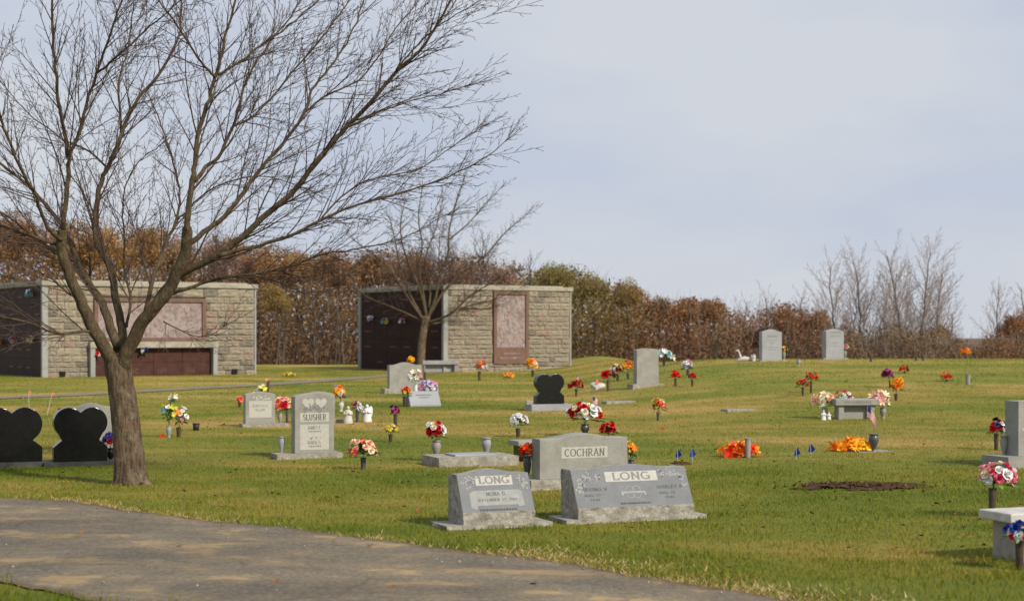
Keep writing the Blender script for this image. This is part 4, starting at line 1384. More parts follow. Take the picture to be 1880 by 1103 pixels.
def mausoleum(label, cx_, cd, ang, Lf, Ds, H, seed, mural, niche, side_cols):
    rr = random.Random(seed)
    zc_ = gz(cx_, cd) - 0.02
    root = thing('mausoleum', label, 'mausoleum', (cx_, cd, zc_), ang, 'community mausoleums')
    ca, sa = math.cos(ang), math.sin(ang)
    def front(px_):
        q = (px_ - CX) / F
        return (q * cd - cx_) / (ca - q * sa)
    def fz(py_, t_):
        return EYE - (py_ - HY) / F * (cd + t_ * sa) - zc_
    cap = H - 0.19
    core = MB()
    core.box(0.1, Lf - 0.1, 0.12, Ds - 0.1, -0.9, cap + 0.02)
    wall = core.build('wall', CORE, root)
    roof = MB()
    roof.box(-0.06, Lf + 0.06, -0.07, Ds + 0.06, cap, H)
    r_ = roof.build('roof_slab', CONCRETE, root, False, 0.02)
    lip = MB()
    lip.box(0.3, Lf - 0.3, 0.3, Ds - 0.3, H - .005, H + 0.06)
    lip.build('roof_deck', CONCRETE, r_)
    # trim posts
    for (x0, x1, y0, y1) in ((-0.03, 0.22, -0.01, 0.17), (-0.03, 0.22, Ds - 0.22, Ds + 0.03), (Lf - 0.10, Lf - 0.02, -0.01, 0.2)):
        m_ = MB()
        m_.box(x0, x1, y0, y1, -0.6, cap - 0.003)
        m_.build('corner_post', TRIM, root, False, 0.008)
    # holes in the ashlar
    x0, x1 = front(mural[0]), front(mural[1])
    xm = (x0 + x1) / 2
    mz1, mz0 = fz(mural[2], xm), fz(mural[3], xm)
    mz1 = min(mz1, cap - 0.03)
    holes = [(x0, x1, mz0, mz1)]
    if niche:
        n0, n1 = front(niche[0]), front(niche[1])
        nzt = fz(niche[2], (n0 + n1) / 2)
        holes.append((n0, n1, -1, nzt))
    # ashlar courses, each block its own piece
    z = -0.12
    row = 0
    while z < cap - 0.02:
        h = rr.choice((0.17, 0.2, 0.24, 0.27, 0.33))
        if cap - z - h < 0.16:
            h = cap - z - 0.005
        zm = z + h / 2
        spans = [(0.225, Lf - 0.105)]
        for (a, b, c_, e) in holes:
            if c_ < zm < e:
                ns = []
                for (p, q) in spans:
                    if b <= p or a >= q:
                        ns.append((p, q))
                    else:
                        if a - p > 0.06:
                            ns.append((p, a))
                        if q - b > 0.06:
                            ns.append((b, q))
                spans = ns
        for (p, q) in spans:
            x = p
            first = True
            while x < q - 0.01:
                w = rr.choice((0.3, 0.42, 0.55, 0.7, 0.9)) * rr.uniform(.85, 1.2)
                if first:
                    w *= rr.uniform(.5, 1)
                    first = False
                if q - x - w < 0.28:
                    w = q - x
                o = link('stone_block', rr.choice(BLOCKS), wall)
                o.location = (x + w / 2, 0.125, zm)
                o.scale = (w - 0.010, rr.uniform(0.085, 0.13), h - 0.010)
                o.material_slots[0].link = 'OBJECT'
                o.material_slots[0].material = rr.choices(STONES, (5, 4, 4, 2.6 if niche else 1.2, 1.1))[0]
                x += w
        z += h
        row += 1
    # mural
    fr = MB()
    fw = 0.17
    low = mural[4]                      # extra plinth height under the picture
    fr.box(x0, x0 + fw, -0.10, 0.11, mz0, mz1)
    fr.box(x1 - fw, x1, -0.10, 0.11, mz0, mz1)
    fr.box(x0 + fw, x1 - fw, -0.097, 0.11, mz1 - fw, mz1)
    fr.box(x0 + fw, x1 - fw, -0.097, 0.11, mz0, mz0 + fw + low)
    fo = fr.build('mural_frame', BRONZE_FRAME, root, False, 0.012)
    pn = MB()
    pn.box(x0 + fw, x1 - fw, -0.03, 0.10, mz0 + fw + low, mz1 - fw)
    mp = pn.build('mural_panel', MURAL, root)
    # low relief shapes of the panel: an uneven landscape of ridges
    rl = MB()
    for k in range(26 if low < .3 else 20):
        ux = rr.uniform(x0 + fw + .12, x1 - fw - .12)
        uz = rr.uniform(mz0 + fw + low + .12, mz1 - fw - .12)
        a, b = rr.uniform(.05, .16), rr.uniform(.08, .3)
        b = min(b, uz - (mz0 + fw + low) - .02, (mz1 - fw) - uz - .02)
        pts_ = [(ux + a * math.cos(q * math.pi / 4) * rr.uniform(.6, 1.1), uz + b * math.sin(q * math.pi / 4) * rr.uniform(.6, 1.1)) for q in range(8)]
        rl.prism(pts_, -0.042 - 0.0007 * k, -0.028)
    kind(rl.build('relief', MURAL, mp), 'stuff')
    # faint inscription bars on the frame's foot
    ins = MB()
    for k in range(2 if low > .3 else 1):
        zz = mz0 + (fw + low) * (.62 - .26 * k) - .03
        half = (x1 - x0) * (.22 + .1 * k)
        x = xm - half
        while x < xm + half:
            w = rr.uniform(.05, .12)
            ins.box(x, x + w, -0.103, -0.095, zz, zz + .07)
            x += w + .05
    kind(ins.build('inscription', BRONZE_FRAME if low < .3 else MURAL, fo), 'stuff')
    # low niche with crypt fronts
    if niche:
        m_ = MB()
        m_.box(n0, n0 + .2, -.24, .11, -.6, nzt - .26)
        m_.build('niche_post', TRIM, root, False, .008)
        m_ = MB()
        m_.box(n1 - .2, n1, -.24, .11, -.6, nzt - .26)
        m_.build('niche_post', TRIM, root, False, .008)
        m_ = MB()
        m_.box(n0 - .02, n1 + .02, -.27, .11, nzt - .255, nzt)
        m_.build('niche_lintel', CONCRETE, root, False, .01)
        cols_, rows_ = 4, 2
        W_ = (n1 - n0 - .4) / cols_
        hh = (nzt - .26) / rows_
        for a in range(cols_):
            for b in range(rows_):
                m_ = MB()
                m_.box(n0 + .2 + a * W_ + .006, n0 + .2 + (a + 1) * W_ - .006, .02, .11, b * hh + .006, (b + 1) * hh - .006)
                p_ = m_.build('crypt_front', CRYPT_RED, root, False, .004)
                ins = MB()
                if b == 0 and a >= 1:
                    for k in range(3):
                        for q in range(3):
                            zz = hh * .5 - k * .075
                            xx = n0 + .2 + a * W_ + rr.uniform(.1, .2) + q * .17
                            ins.box(xx, xx + rr.uniform(.05, .14), .016, .022, zz, zz + .022)
                    kind(ins.build('inscription', BRONZE_FRAME, p_), 'stuff')
    # crypt fronts on the shaded side
    rows_ = 5
    span = Ds - .48
    W_ = span / side_cols
    hh = (cap - .06) / rows_
    for a in range(side_cols):
        for b in range(rows_):
            m_ = MB()
            y0_ = .24 + a * W_
            m_.box(.045, .11, y0_ + .006, y0_ + W_ - .006, .03 + b * hh + .006, .03 + (b + 1) * hh - .006)
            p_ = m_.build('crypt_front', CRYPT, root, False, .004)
            if rr.random() < .55:
                m_ = MB()
                yy = y0_ + W_ * .5
                zz = .03 + b * hh + hh * .45
                m_.box(.022, .048, yy - .3, yy + .3, zz, zz + .05)
                m_.build('name_plate', BRONZE_FRAME, p_)
    kick = MB()
    kick.box(.06, .11, .23, Ds - .23, -.6, .028)
    kick.build('plinth', TRIM, root)
    # small vents
    for px_ in (mural[5] if len(mural) > 5 else []):
        t_ = front(px_)
        m_ = MB()
        m_.box(t_ - .12, t_ + .12, -.085, -.04, .06, .26)
        m_.build('vent', DARK_HOLE, root)
    return root, front, fz

A_M = R(33)
mleft, lfront, lfz = mausoleum('long left mausoleum of pinkish ashlar with a wide framed mural above low crypts', -18.95, 66.0, A_M, 9.35, 9.0, 3.92, 5,
                               (172, 377, 547, 627, 0.0, [114, 430]), (163, 396, 627), 7)
mright, rfront, rfz = mausoleum('right mausoleum of tan ashlar with a tall narrow mural beside its dark crypt wall', -3.12, 75.0, A_M, 7.15, 8.4, 4.0, 6,
                                (905, 969, 534, 668, 0.62, []), None, 6)

# ================================================================== HEADSTONES
A_S = R(22)          # the stones face to the right of the camera

def rough_grid_box(mb, x0, x1, y0, y1, z0, z1, amp=0.012, freq=9.0, step=0.045, top_flat=True, seed=0.0):
    def dsp(p):
        v = noise.noise_vector((p[0] * freq + seed, p[1] * freq, p[2] * freq)) * amp
        fx = 1.0
        if top_flat:
            fx = max(0.0, min(1.0, (z1 - p[2]) / 0.02))
        return (p[0] + v.x * fx, p[1] + v.y * fx, p[2] + (v.z * fx * .5 if p[2] > z0 + .01 else 0))
    def face(o, u, w):
        lu = max(1, round(math.dist((0, 0, 0), u) / step))
        lw = max(1, round(math.dist((0, 0, 0), w) / step))
        b = len(mb.v)
        for j in range(lw + 1):
            for i in range(lu + 1):
                p = tuple(o[k] + u[k] * i / lu + w[k] * j / lw for k in range(3))
                mb.v.append(dsp(p))
        for j in range(lw):
            for i in range(lu):
                a = b + j * (lu + 1) + i
                mb.f.append((a, a + 1, a + lu + 2, a + lu + 1))
                mb.mi.append(0)
    W_, D_, H_ = x1 - x0, y1 - y0, z1 - z0
    face((x0, y0, z0), (W_, 0, 0), (0, 0, H_))
    face((x1, y1, z0), (-W_, 0, 0), (0, 0, H_))
    face((x0, y1, z0), (0, -D_, 0), (0, 0, H_))
    face((x1, y0, z0), (0, D_, 0), (0, 0, H_))
    face((x0, y0, z1), (W_, 0, 0), (0, D_, 0))

def top_profile(kind_, w, h, rise, n=24):
    """outline of an upright tablet, (x, z) counter-clockwise seen from the front"""
    out = [(-w / 2, 0), (w / 2, 0)]
    for i in range(n + 1):
        u = 1 - 2 * i / n
        if kind_ == 'arc':
            z = h - rise + rise * (1 - u * u)
        elif kind_ == 'serp':
            a = abs(u)
            z = h - rise + (rise * (0.5 + 0.5 * math.cos(min(a / .78, 1) * math.pi)))
        elif kind_ == 'peak':
            a = abs(u)
            z = h - rise + rise * max(0, (1 - a / .85)) ** .9
        else:
            z = h
        out.append((u * w / 2, z))
    return out

def place(px_, py_):
    return pix(px_, py_)

def headstone(label, px_, py_, w, h, t_, prof, rise, base, mat=GRANITE, rot=A_S, base_mat=None, cat='headstone', bz=0.14, rough_side=True, group=None, dx=0.0):
    """px_, py_: photo pixel of the middle of the base's front edge. base: (width, depth)"""
    g0 = place(px_, py_)
    bw, bd = base
    off = Vector((0, math.cos(rot), 0)) * (bd / 2)
    p = g0 + off
    p.z = gz(p.x, p.y) - 0.015
    root = thing('headstone', label, cat, p, rot, group)
    mb = MB()
    rough_grid_box(mb, -bw / 2, bw / 2, -bd / 2, bd / 2, -0.06, bz, 0.010, 8.0, 0.05, True, px_)
    mb.build('base', base_mat or GRANITE_ROCK, root)
    mb = MB()
    mb.prism(top_profile(prof, w, h, rise), -t_ / 2, t_ / 2, 0, Matrix.Translation((dx, 0, bz - 0.002)))
    mb.build('tablet', mat, root, False, 0.007)
    return root, bz, t_

def face_frame(t_, bz):
    return Vector((0, -t_ / 2, bz)), Vector((1, 0, 0)), Vector((0, 0, 1)), Vector((0, -1, 0))

def panel(root, name, x0, x1, z0, z1, y, thick, mat):
    mb = MB()
    mb.box(x0, x1, y - thick, y + 0.004, bz + z0, bz + z1)
    return mb.build(name, mat, root)

def big_text(root, s, h, cx_, y, weight, width, O, U, V, N, mat):
    """a large word: every letter a part of its own"""
    sx = width / text_width(s)
    x = cx_ - width / 2
    for ch in s:
        w = G[ch][0] * sx
        mb = MB()
        add_text(mb, ch, h, O, U, V, N, x + w / 2, y, weight, w)
        mb.build('letter', mat, root)
        x += w + 0.16 * sx

def text_part(root, lines, O, U, V, N, mat, name='lettering'):
    mb = MB()
    for ln in lines:
        add_text(mb, ln[0], ln[1], O, U, V, N, ln[2], ln[3], *(ln[4:] if len(ln) > 4 else ()))
    return kind(mb.build(name, mat, root), 'stuff')

def leaf_spray(root, O, U, V, N, spots, mat, name, seed, size=0.03, n=7, lift=0.0015):
    """incised leaf and petal shapes in relief"""
    rr = random.Random(seed)
    mb = MB()
    for (cx_, cy_) in spots:
        for k in range(n):
            a = rr.uniform(0, 6.28)
            q = (cx_ + rr.gauss(0, size * .7), cy_ + rr.gauss(0, size * .7))
            l_, w_ = size * rr.uniform(.7, 1.4), size * rr.uniform(.25, .5)
            pts_ = [(0, -w_ * .2), (l_ * .5, -w_), (l_, 0), (l_ * .5, w_), (0, w_ * .2)]
            vv = [O + U * (q[0] + p[0] * math.cos(a) - p[1] * math.sin(a)) + V * (q[1] + p[0] * math.sin(a) + p[1] * math.cos(a)) + N * (lift + .0002 * k) for p in pts_]
            mb.add(vv, [(0, 1, 2, 3, 4)])
    return kind(mb.build(name, mat, root), 'stuff')

# --- slant markers
def slant(label, px_, py_, w, h, dep, base, rise, nose, lines, big, seed, size_small):
    g0 = place(px_, py_)
    bw, bd, bz = base
    p = g0 + Vector((0, math.cos(A_S), 0)) * (bd / 2)
    p.z = gz(p.x, p.y) - 0.01
    root = thing('slant_headstone', label, 'headstone', p, A_S)
    mb = MB()
    rough_grid_box(mb, -bw / 2, bw / 2, -bd / 2, bd / 2, -0.06, bz, 0.024, 7.5, 0.026, True, seed)
    mb.build('base', GRANITE_ROCK, root)
    y0, y1 = -dep / 2 - .0, dep / 2
    tl_ = 0.52                               # run of the slope per metre of height
    nu = 28
    def top(u):
        a = abs(2 * u)
        return h - rise + rise * (0.5 + 0.5 * math.cos(min(a / .85, 1) * math.pi))
    us = [(-.5 + i / nu) for i in range(nu + 1)]
    # nosing
    mb = MB()
    rough_grid_box(mb, -w / 2, w / 2, y0, y1 - .004, bz - .004, bz + nose, 0.018, 12.0, 0.022, True, seed + 3)
    mb.build('nosing', GRANITE_ROCK, root)
    # polished face
    mb = MB()
    for u in us:
        zt = top(u)
        mb.v.append((u * w, y0 + .002, bz + nose - .001))
        mb.v.append((u * w, y0 + .002 + (zt - nose) * tl_, bz + zt))
    for i in range(nu):
        mb.f.append((2 * i, 2 * i + 2, 2 * i + 3, 2 * i + 1))
        mb.mi.append(0)
    face = mb.build('polished_face', GRANITE_POL, root)
    # rock sides, back and top
    mb = MB()
    nz, nyy = 9, 6
    for sgn in (-1, 1):
        b = len(mb.v)
        zt = top(.5)
        for j in range(nz + 1):
            z = nose + (zt - nose) * j / nz
            yf = y0 + .002 + (z - nose) * tl_
            for i in range(nyy + 1):
                y = yf + (y1 - yf) * i / nyy
                e = min(1, i / 1.5) * (1 if j < nz else .0)
                q = noise.noise((y * 9 + seed, z * 9, sgn * 4.0)) + .6 * noise.noise((y * 21 + seed, z * 21, sgn * 4.0))
                mb.v.append((sgn * (w / 2 + .016 * q * e), y, bz + z))
        for j in range(nz):
            for i in range(nyy):
                a = b + j * (nyy + 1) + i
                q = (a, a + nyy + 1, a + nyy + 2, a + 1)
                mb.f.append(q if sgn < 0 else q[::-1])
                mb.mi.append(0)
    b = len(mb.v)
    for u in us:
        zt = top(u)
        yf = y0 + .002 + (zt - nose) * tl_
        mb.v += [(u * w, yf, bz + zt), (u * w, y1, bz + zt - .006), (u * w, y1, bz + nose)]
    for i in range(nu):
        a = b + 3 * i
        mb.f += [(a, a + 3, a + 4, a + 1), (a + 1, a + 4, a + 5, a + 2)]
        mb.mi += [0, 0]
    mb.build('rock_body', GRANITE_ROCK, root)
    O = Vector((0, y0 + .002, bz + nose))
    V = Vector((0, tl_, 1)).normalized()
    U = Vector((1, 0, 0))
    N = Vector((0, -1, tl_)).normalized()
    sl = math.hypot(1, tl_)
    return root, O, U, V, N, (h - nose) * sl

def sheet(root, name, O, U, V, N, outline, mat, lift=0.0012):
    mb = MB()
    n = len(outline)
    mb.add([O + U * a + V * b + N * lift for a, b in outline] + [O + U * a + V * b - N * .001 for a, b in outline],
           [tuple(range(n))] + [((i + 1) % n, i, n + i, n + (i + 1) % n) for i in range(n)])
    return mb.build(name, mat, root)

def rect(x0, x1, y0, y1):
    return [(x0, y0), (x1, y0), (x1, y1), (x0, y1)]

# wide LONG marker
root, O, U, V, N, SH = slant('wide slant headstone lettered LONG with paired names on a rock base', 1155, 957, 1.24, 0.49, 0.40, (1.50, 0.46, 0.05), 0.034, 0.105, None, True, 3, 1)
sheet(root, 'name_panel', O, U, V, N, rect(-.27, .29, SH * .60, SH * .84), GRANITE_FROST)
big_text(root, 'LONG', .072, .01, SH * .645, .30, .40, O, U, V, N, LETTER_GREY)
text_part(root, [('IRVING V', .030, -.40, SH * .40, .2, .25), ('AUG. 27', .022, -.44, SH * .27, .2, .17), ('1939', .022, -.42, SH * .16, .2, .10)], O, U, V, N, LETTER_DARK)
text_part(root, [('SHIRLEY P', .030, .40, SH * .40, .2, .28), ('AUG. 23', .022, .36, SH * .27, .2, .17), ('1941', .022, .38, SH * .16, .2, .10)], O, U, V, N, LETTER_DARK)
mb = MB()
for cx_ in (-.035, .035):
    prev = None
    for (rx_, ry_) in ((.055, .062), (.043, .05)):
        pass
    ring = [(cx_ + .050 * math.cos(a), SH * .34 + .066 * math.sin(a)) for a in np.linspace(0, 2 * math.pi, 25)]
    ring2 = [(cx_ + .043 * math.cos(a), SH * .34 + .059 * math.sin(a)) for a in np.linspace(0, 2 * math.pi, 25)]
    for i in range(24):
        mb.add([O + U * q[0] + V * q[1] + N * (.0014 + .0003 * (cx_ > 0)) for q in (ring[i], ring[i + 1], ring2[i + 1], ring2[i])], [(0, 1, 2, 3)])
mb.build('wedding_rings', GRANITE_ETCH, root)
ribbon = [(-.13, SH * .26), (-.115, SH * .26), (-.105, SH * .31), (.105, SH * .31), (.115, SH * .26), (.13, SH * .26), (.135, SH * .335), (.12, SH * .36), (-.12, SH * .36), (-.135, SH * .335)]
sheet(root, 'ribbon', O, U, V, N, ribbon, GRANITE_ETCH, .0022)
mb = MB()
x = -.16
rr = random.Random(2)
while x < .16:
    w = rr.uniform(.008, .022)
    mb.add([O + U * a + V * b + N * .0015 for a, b in rect(x, x + w, SH * .055, SH * .095)], [(0, 1, 2, 3)])
    x += w + .008
kind(mb.build('inscription', LETTER_DARK, root), 'stuff')
leaf_spray(root, O, U, V, N, [(-.51, SH * .70), (-.44, SH * .74), (-.35, SH * .73), (-.55, SH * .58), (-.565, SH * .44), (.42, SH * .75), (.5, SH * .73), (.34, SH * .75), (.555, SH * .64), (.565, SH * .5)], GRANITE_ETCH, 'carved_flowers', 5, .028, 9)
leaf_spray(root, O, U, V, N, [(-.48, SH * .70), (-.33, SH * .75), (.36, SH * .77), (.545, SH * .66), (-.53, SH * .56)], LETTER_DARK, 'carved_leaves', 6, .02, 3, .003)

# small LONG marker
root, O, U, V, N, SH = slant('smaller slant headstone lettered LONG with one name on a scroll', 902, 970, 0.72, 0.495, 0.40, (1.06, 0.46, 0.048), 0.042, 0.115, None, False, 11, 1)
sheet(root, 'name_panel', O, U, V, N, rect(-.185, .185, SH * .62, SH * .84), GRANITE_FROST)
big_text(root, 'LONG', .066, 0, SH * .665, .30, .30, O, U, V, N, LETTER_GREY)
scroll = [(-.27, SH * .10), (-.215, SH * .06), (-.20, SH * .15), (.20, SH * .15), (.215, SH * .10), (.27, SH * .13), (.26, SH * .46), (.23, SH * .5), (-.22, SH * .5), (-.265, SH * .44)]
sheet(root, 'scroll', O, U, V, N, scroll, GRANITE_ETCH)
text_part(root, [('MONA D.', .034, 0, SH * .375, .18, .20), ('SEPTEMBER 27, 1969', .026, 0, SH * .245, .2, .40)], O, U, V, N, LETTER_DARK)
mb = MB()
x = -.19
while x < .19:
    w = rr.uniform(.008, .025)
    mb.add([O + U * a + V * b + N * .0015 for a, b in rect(x, x + w, SH * .025, SH * .065)], [(0, 1, 2, 3)])
    x += w + .008
kind(mb.build('inscription', LETTER_DARK, root), 'stuff')
leaf_spray(root, O, U, V, N, [(-.28, SH * .72), (-.22, SH * .76), (-.29, SH * .62), (.25, SH * .74), (.29, SH * .69), (.29, SH * .6)], GRANITE_ETCH, 'carved_flowers', 7, .026, 8)
leaf_spray(root, O, U, V, N, [(-.16, SH * .80), (.15, SH * .8), (-.25, SH * .72), (.26, SH * .72)], LETTER_DARK, 'carved_leaves', 8, .016, 3, .003)

# COCHRAN
root, bz, t_ = headstone('grey upright headstone lettered COCHRAN behind the wide slant marker', 1066, 897, 1.13, 0.525, 0.24, 'serp', 0.055, (1.42, 0.42), GRANITE, A_S, None, 'headstone', 0.13)
Of, U, V, N = face_frame(t_, bz)
panel(root, 'name_panel', -.29, .30, .238, .368, -t_ / 2, .0015, GRANITE_FROST)
big_text(root, 'COCHRAN', .082, .005, .262, .17, .51, Of + N * .0016, U, V, N, LETTER)

# SLUSHER
root, bz, t_ = headstone('tall grey headstone lettered SLUSHER with two carved hearts', 561, 842, 0.585, 0.87, 0.20, 'arc', 0.05, (0.98, 0.36), GRANITE, A_S, None, 'headstone', 0.09, dx=.085)
Of, U, V, N = face_frame(t_, bz)
Of = Of + U * .085
panel(root, 'name_panel', -.13, .30, .455, .585, -t_ / 2, .0015, GRANITE_FROST)
panel(root, 'epitaph_panel', -.13, .30, .05, .415, -t_ / 2, .0015, GRANITE_FROST)
big_text(root, 'SLUSHER', .082, 0, .478, .17, .34, Of + N * .0016, U, V, N, LETTER)
text_part(root, [('JAMES F.', .048, 0, .345, .16, .21), ('KARA S.', .05, 0, .13, .16, .20)], Of + N * .0016, U, V, N, LETTER_GREY)
rr = random.Random(3)
mb = MB()
for zz, w_ in ((.305, .17), (.09, .17)):
    x = -w_ / 2
    while x < w_ / 2:
        w = rr.uniform(.012, .03)
        mb.add([Of + U * a + V * b + N * .0035 for a, b in rect(x, x + w, zz, zz + .02)], [(0, 1, 2, 3)])
        x += w + .012
kind(mb.build('inscription', LETTER_GREY, root), 'stuff')
def heart(cx_, cz_, s, n=26):
    out = []
    for i in range(n):
        a = 2 * math.pi * i / n
        out.append((cx_ - s * .0625 * 16 * math.sin(a) ** 3, cz_ + s * .0625 * (13 * math.cos(a) - 5 * math.cos(2 * a) - 2 * math.cos(3 * a) - math.cos(4 * a))))
    return out
for cx_ in (-.095, .095):
    sheet(root, 'carved_heart', Of, U, V, N, heart(cx_ * 1.0, .725, .088), GRANITE_FROST, .002 if cx_ < 0 else .0026)
leaf_spray(root, Of, U, V, N, [(-.13, .625), (-.07, .635), (0, .66), (.05, .63), (.12, .63)], LETTER_GREY, 'carved_roses', 9, .034, 6, .004)
leaf_spray(root, Of, U, V, N, [(.04, .225), (-.04, .222)], LETTER_GREY, 'carved_knot', 10, .02, 4, .004)

# small stone left of SLUSHER
root, bz, t_ = headstone('low grey headstone with pale name panel and carved dove near the drive tree', 482, 784, 0.58, 0.615, 0.20, 'arc', 0.05, (0.90, 0.34), GRANITE, A_S, None, 'headstone', 0.08, dx=-.09)
Of, U, V, N = face_frame(t_, bz)
Of = Of + U * -.09
panel(root, 'name_panel', -.31, .13, .12, .44, -t_ / 2, .0015, GRANITE_FROST)
text_part(root, [('REBECCA H.', .04, 0, .325, .16, .30), ('BLAIR', .042, 0, .25, .16, .19)], Of + N * .0016, U, V, N, LETTER_GREY)
leaf_spray(root, Of, U, V, N, [(-.1, .53), (-.07, .49), (.05, .455), (.09, .47)], GRANITE_FROST, 'carved_dove', 12, .045, 5, .002)

# grey stones without readable writing
def plain_stone(label, px_, py_, w, h, prof, rise, base, bz, t_=0.22, inner=True, rows=None, mat=GRANITE):
    root, bz, t_ = headstone(label, px_, py_, w, h, t_, prof, rise, base, mat, A_S, None, 'headstone', bz)
    if rows:
        mb = MB()
        rr = random.Random(int(px_))
        for zz, half, hh in rows:
            x = -half
            while x < half:
                q = rr.uniform(.02, .05)
                mb.box(x, x + q, -t_ / 2 - .002, -t_ / 2 + .001, bz + zz, bz + zz + hh)
                x += q + .02
        kind(mb.build('inscription', LETTER_GREY, root), 'stuff')
    return root
plain_stone('grey headstone half hidden behind the complete black double heart', 163, 828, 0.68, 0.66, 'serp', .06, (1.0, .36), .09)
plain_stone('grey headstone peeking over the top of the SLUSHER stone', 584, 777, 0.60, 0.56, 'arc', .06, (0.92, .34), .09)
plain_stone('broad blank grey headstone in front of the right mausoleum\'s dark wall', 742, 722, 1.02, 0.78, 'serp', .08, (1.36, .40), .16)
plain_stone('tall narrow grey headstone standing alone on the middle of the slope', 1187, 711, 0.70, 1.02, 'arc', .05, (1.02, .36), .11)
plain_stone('left of the two pale headstones on the hilltop', 1416, 663, 0.76, 1.03, 'peak', .09, (1.0, .36), .05, .2, True, [(.76, .17, .06), (.64, .2, .03), (.56, .12, .03), (.40, .2, .03), (.33, .14, .03)], GRANITE_BLUE)
plain_stone('right of the two pale headstones on the hilltop', 1531, 660, 0.72, 1.0, 'peak', .07, (1.02, .36), .07, .26, True, [(.86, .18, .05), (.74, .18, .03), (.5, .16, .03), (.4, .22, .02)], GRANITE_BLUE)
# right edge stone on its two-part base
root, bz, t_ = headstone('grey headstone on a broad base cut by the photo\'s right edge', 1912, 858, 0.80, 0.74, 0.28, 'flat', 0, (1.35, .55), GRANITE, A_S, GRANITE, 'headstone', .17)
leaf_spray(root, *face_frame(t_, bz), [(-.28, .55), (-.24, .4), (-.2, .3)], GRANITE_FROST, 'carved_flowers', 20, .06, 3, .002)
# small slant stone
g0 = place(781, 746)
root = thing('slant_headstone', 'little pale slant headstone below the lavender flowers', 'headstone', g0 + Vector((-.05, .13, -.02)), A_S)
mb = MB()
w, h, dep = .80, .39, .34
prof = [(-dep / 2, 0), (dep / 2, 0), (dep / 2, h), (dep / 2 - .1, h), (-dep / 2, .07)]
n = len(prof)
mb.add([(-w / 2, a, b) for a, b in prof] + [(w / 2, a, b) for a, b in prof], [tuple(range(n)), tuple(range(2 * n - 1, n - 1, -1))] + [((i + 1) % n, i, n + i, n + (i + 1) % n) for i in range(n)])
mb.build('stone_body', GRANITE_BLUE, root, False, .012)
O = Vector((0, -dep / 2, .07))
V = Vector((0, dep - .1, h - .07)).normalized()
N = Vector((0, -(h - .07), dep - .1)).normalized()
sheet(root, 'carved_line', O, Vector((1, 0, 0)), V, N, rect(-.2, .2, .27, .30), GRANITE_POL)
sheet(root, 'carved_line', O, Vector((1, 0, 0)), V, N, rect(-.13, .13, .2, .225), GRANITE_POL)

# black double hearts
def double_heart(label, px_, py_, w, h, base, bmat, bz, flare=True):
    g0 = place(px_, py_)
    bw, bd = base
    p = g0 + Vector((0, math.cos(A_S), 0)) * (bd / 2)
    p.z = gz(p.x, p.y) - .015
    root = thing('double_heart_headstone', label, 'headstone', p, A_S, 'black double heart headstones')
    mb = MB()
    rough_grid_box(mb, -bw / 2, bw / 2, -bd / 2, bd / 2, -.05, bz, .006, 9, .06, True, px_)
    mb.build('base', bmat, root)
    # outline: foot flaring out, waist, two round lobes with a notch
    r = w * .285
    lx = w / 2 - r
    lz = h - r
    out = [(-w / 2, 0), (w / 2, 0), (w / 2, h * .27), (w * .345, h * .40)]
    a0, a1 = -48, 118
    for i in range(17):
        a = R(a0 + (a1 - a0) * i / 16)
        out.append((lx + r * math.cos(a), lz + r * math.sin(a)))
    out = [q for q in out if q[0] >= 0.0 or q[1] < .001]
    right = [q for q in out if q[0] > 0.001]
    notch = [(0, h - r * .34)]
    left = [(-a, b) for a, b in reversed(right)]
    outline = right + notch + left
    mb = MB()
    mb.prism(outline, -.1, .1, 0, Matrix.Translation((0, 0, bz - .002)))
    mb.build('heart_tablet', GRANITE_BLACK, root, False, .006)
    return root
double_heart('black double heart headstone cut by the photo\'s left edge', 14, 858, .80, .74, (1.06, .34), GRANITE_DARK, .08)
double_heart('complete black double heart headstone left of the leaning tree trunk', 141, 855, .72, .74, (.98, .34), GRANITE_DARK, .07)
rt = double_heart('black double heart headstone on a grey block on the slope', 1008, 754, .70, .70, (1.04, .42), GRANITE_BLUE, .17)

# flat markers
def flat_marker(label, px_, py_, w, dep, h, mat=GRANITE):
    g0 = place(px_, py_)
    p = g0 + Vector((0, math.cos(A_S), 0)) * (dep / 2)
    p.z = gz(p.x, p.y) - .01
    root = thing('flat_marker', label, 'grave marker', p, A_S)
    mb = MB()
    rough_grid_box(mb, -w / 2, w / 2, -dep / 2, dep / 2, -.05, h, .006, 9, .05, True, px_)
    mb.build('slab', mat, root)
    return root
fm = flat_marker('long low grey marker slab holding two granite vases', 862, 856, 1.16, .72, .14, GRANITE_ROCK)
mb = MB()
mb.box(-.30, .30, -.22, .2, .13, .165)
mb.build('marker_plate', GRANITE_BLUE, fm, False, .01)
flat_marker('low grey marker slab right of the red and cream bouquet', 1137, 741, .80, .3, .07, GRANITE_ROCK)
flat_marker('low grey marker slab alone in the middle of the slope', 1358, 755, .74, .3, .055, GRANITE_ROCK)
flat_marker('flush grey plate under the charcoal urn and orange flowers', 1600, 830, .62, .36, .02, GRANITE)

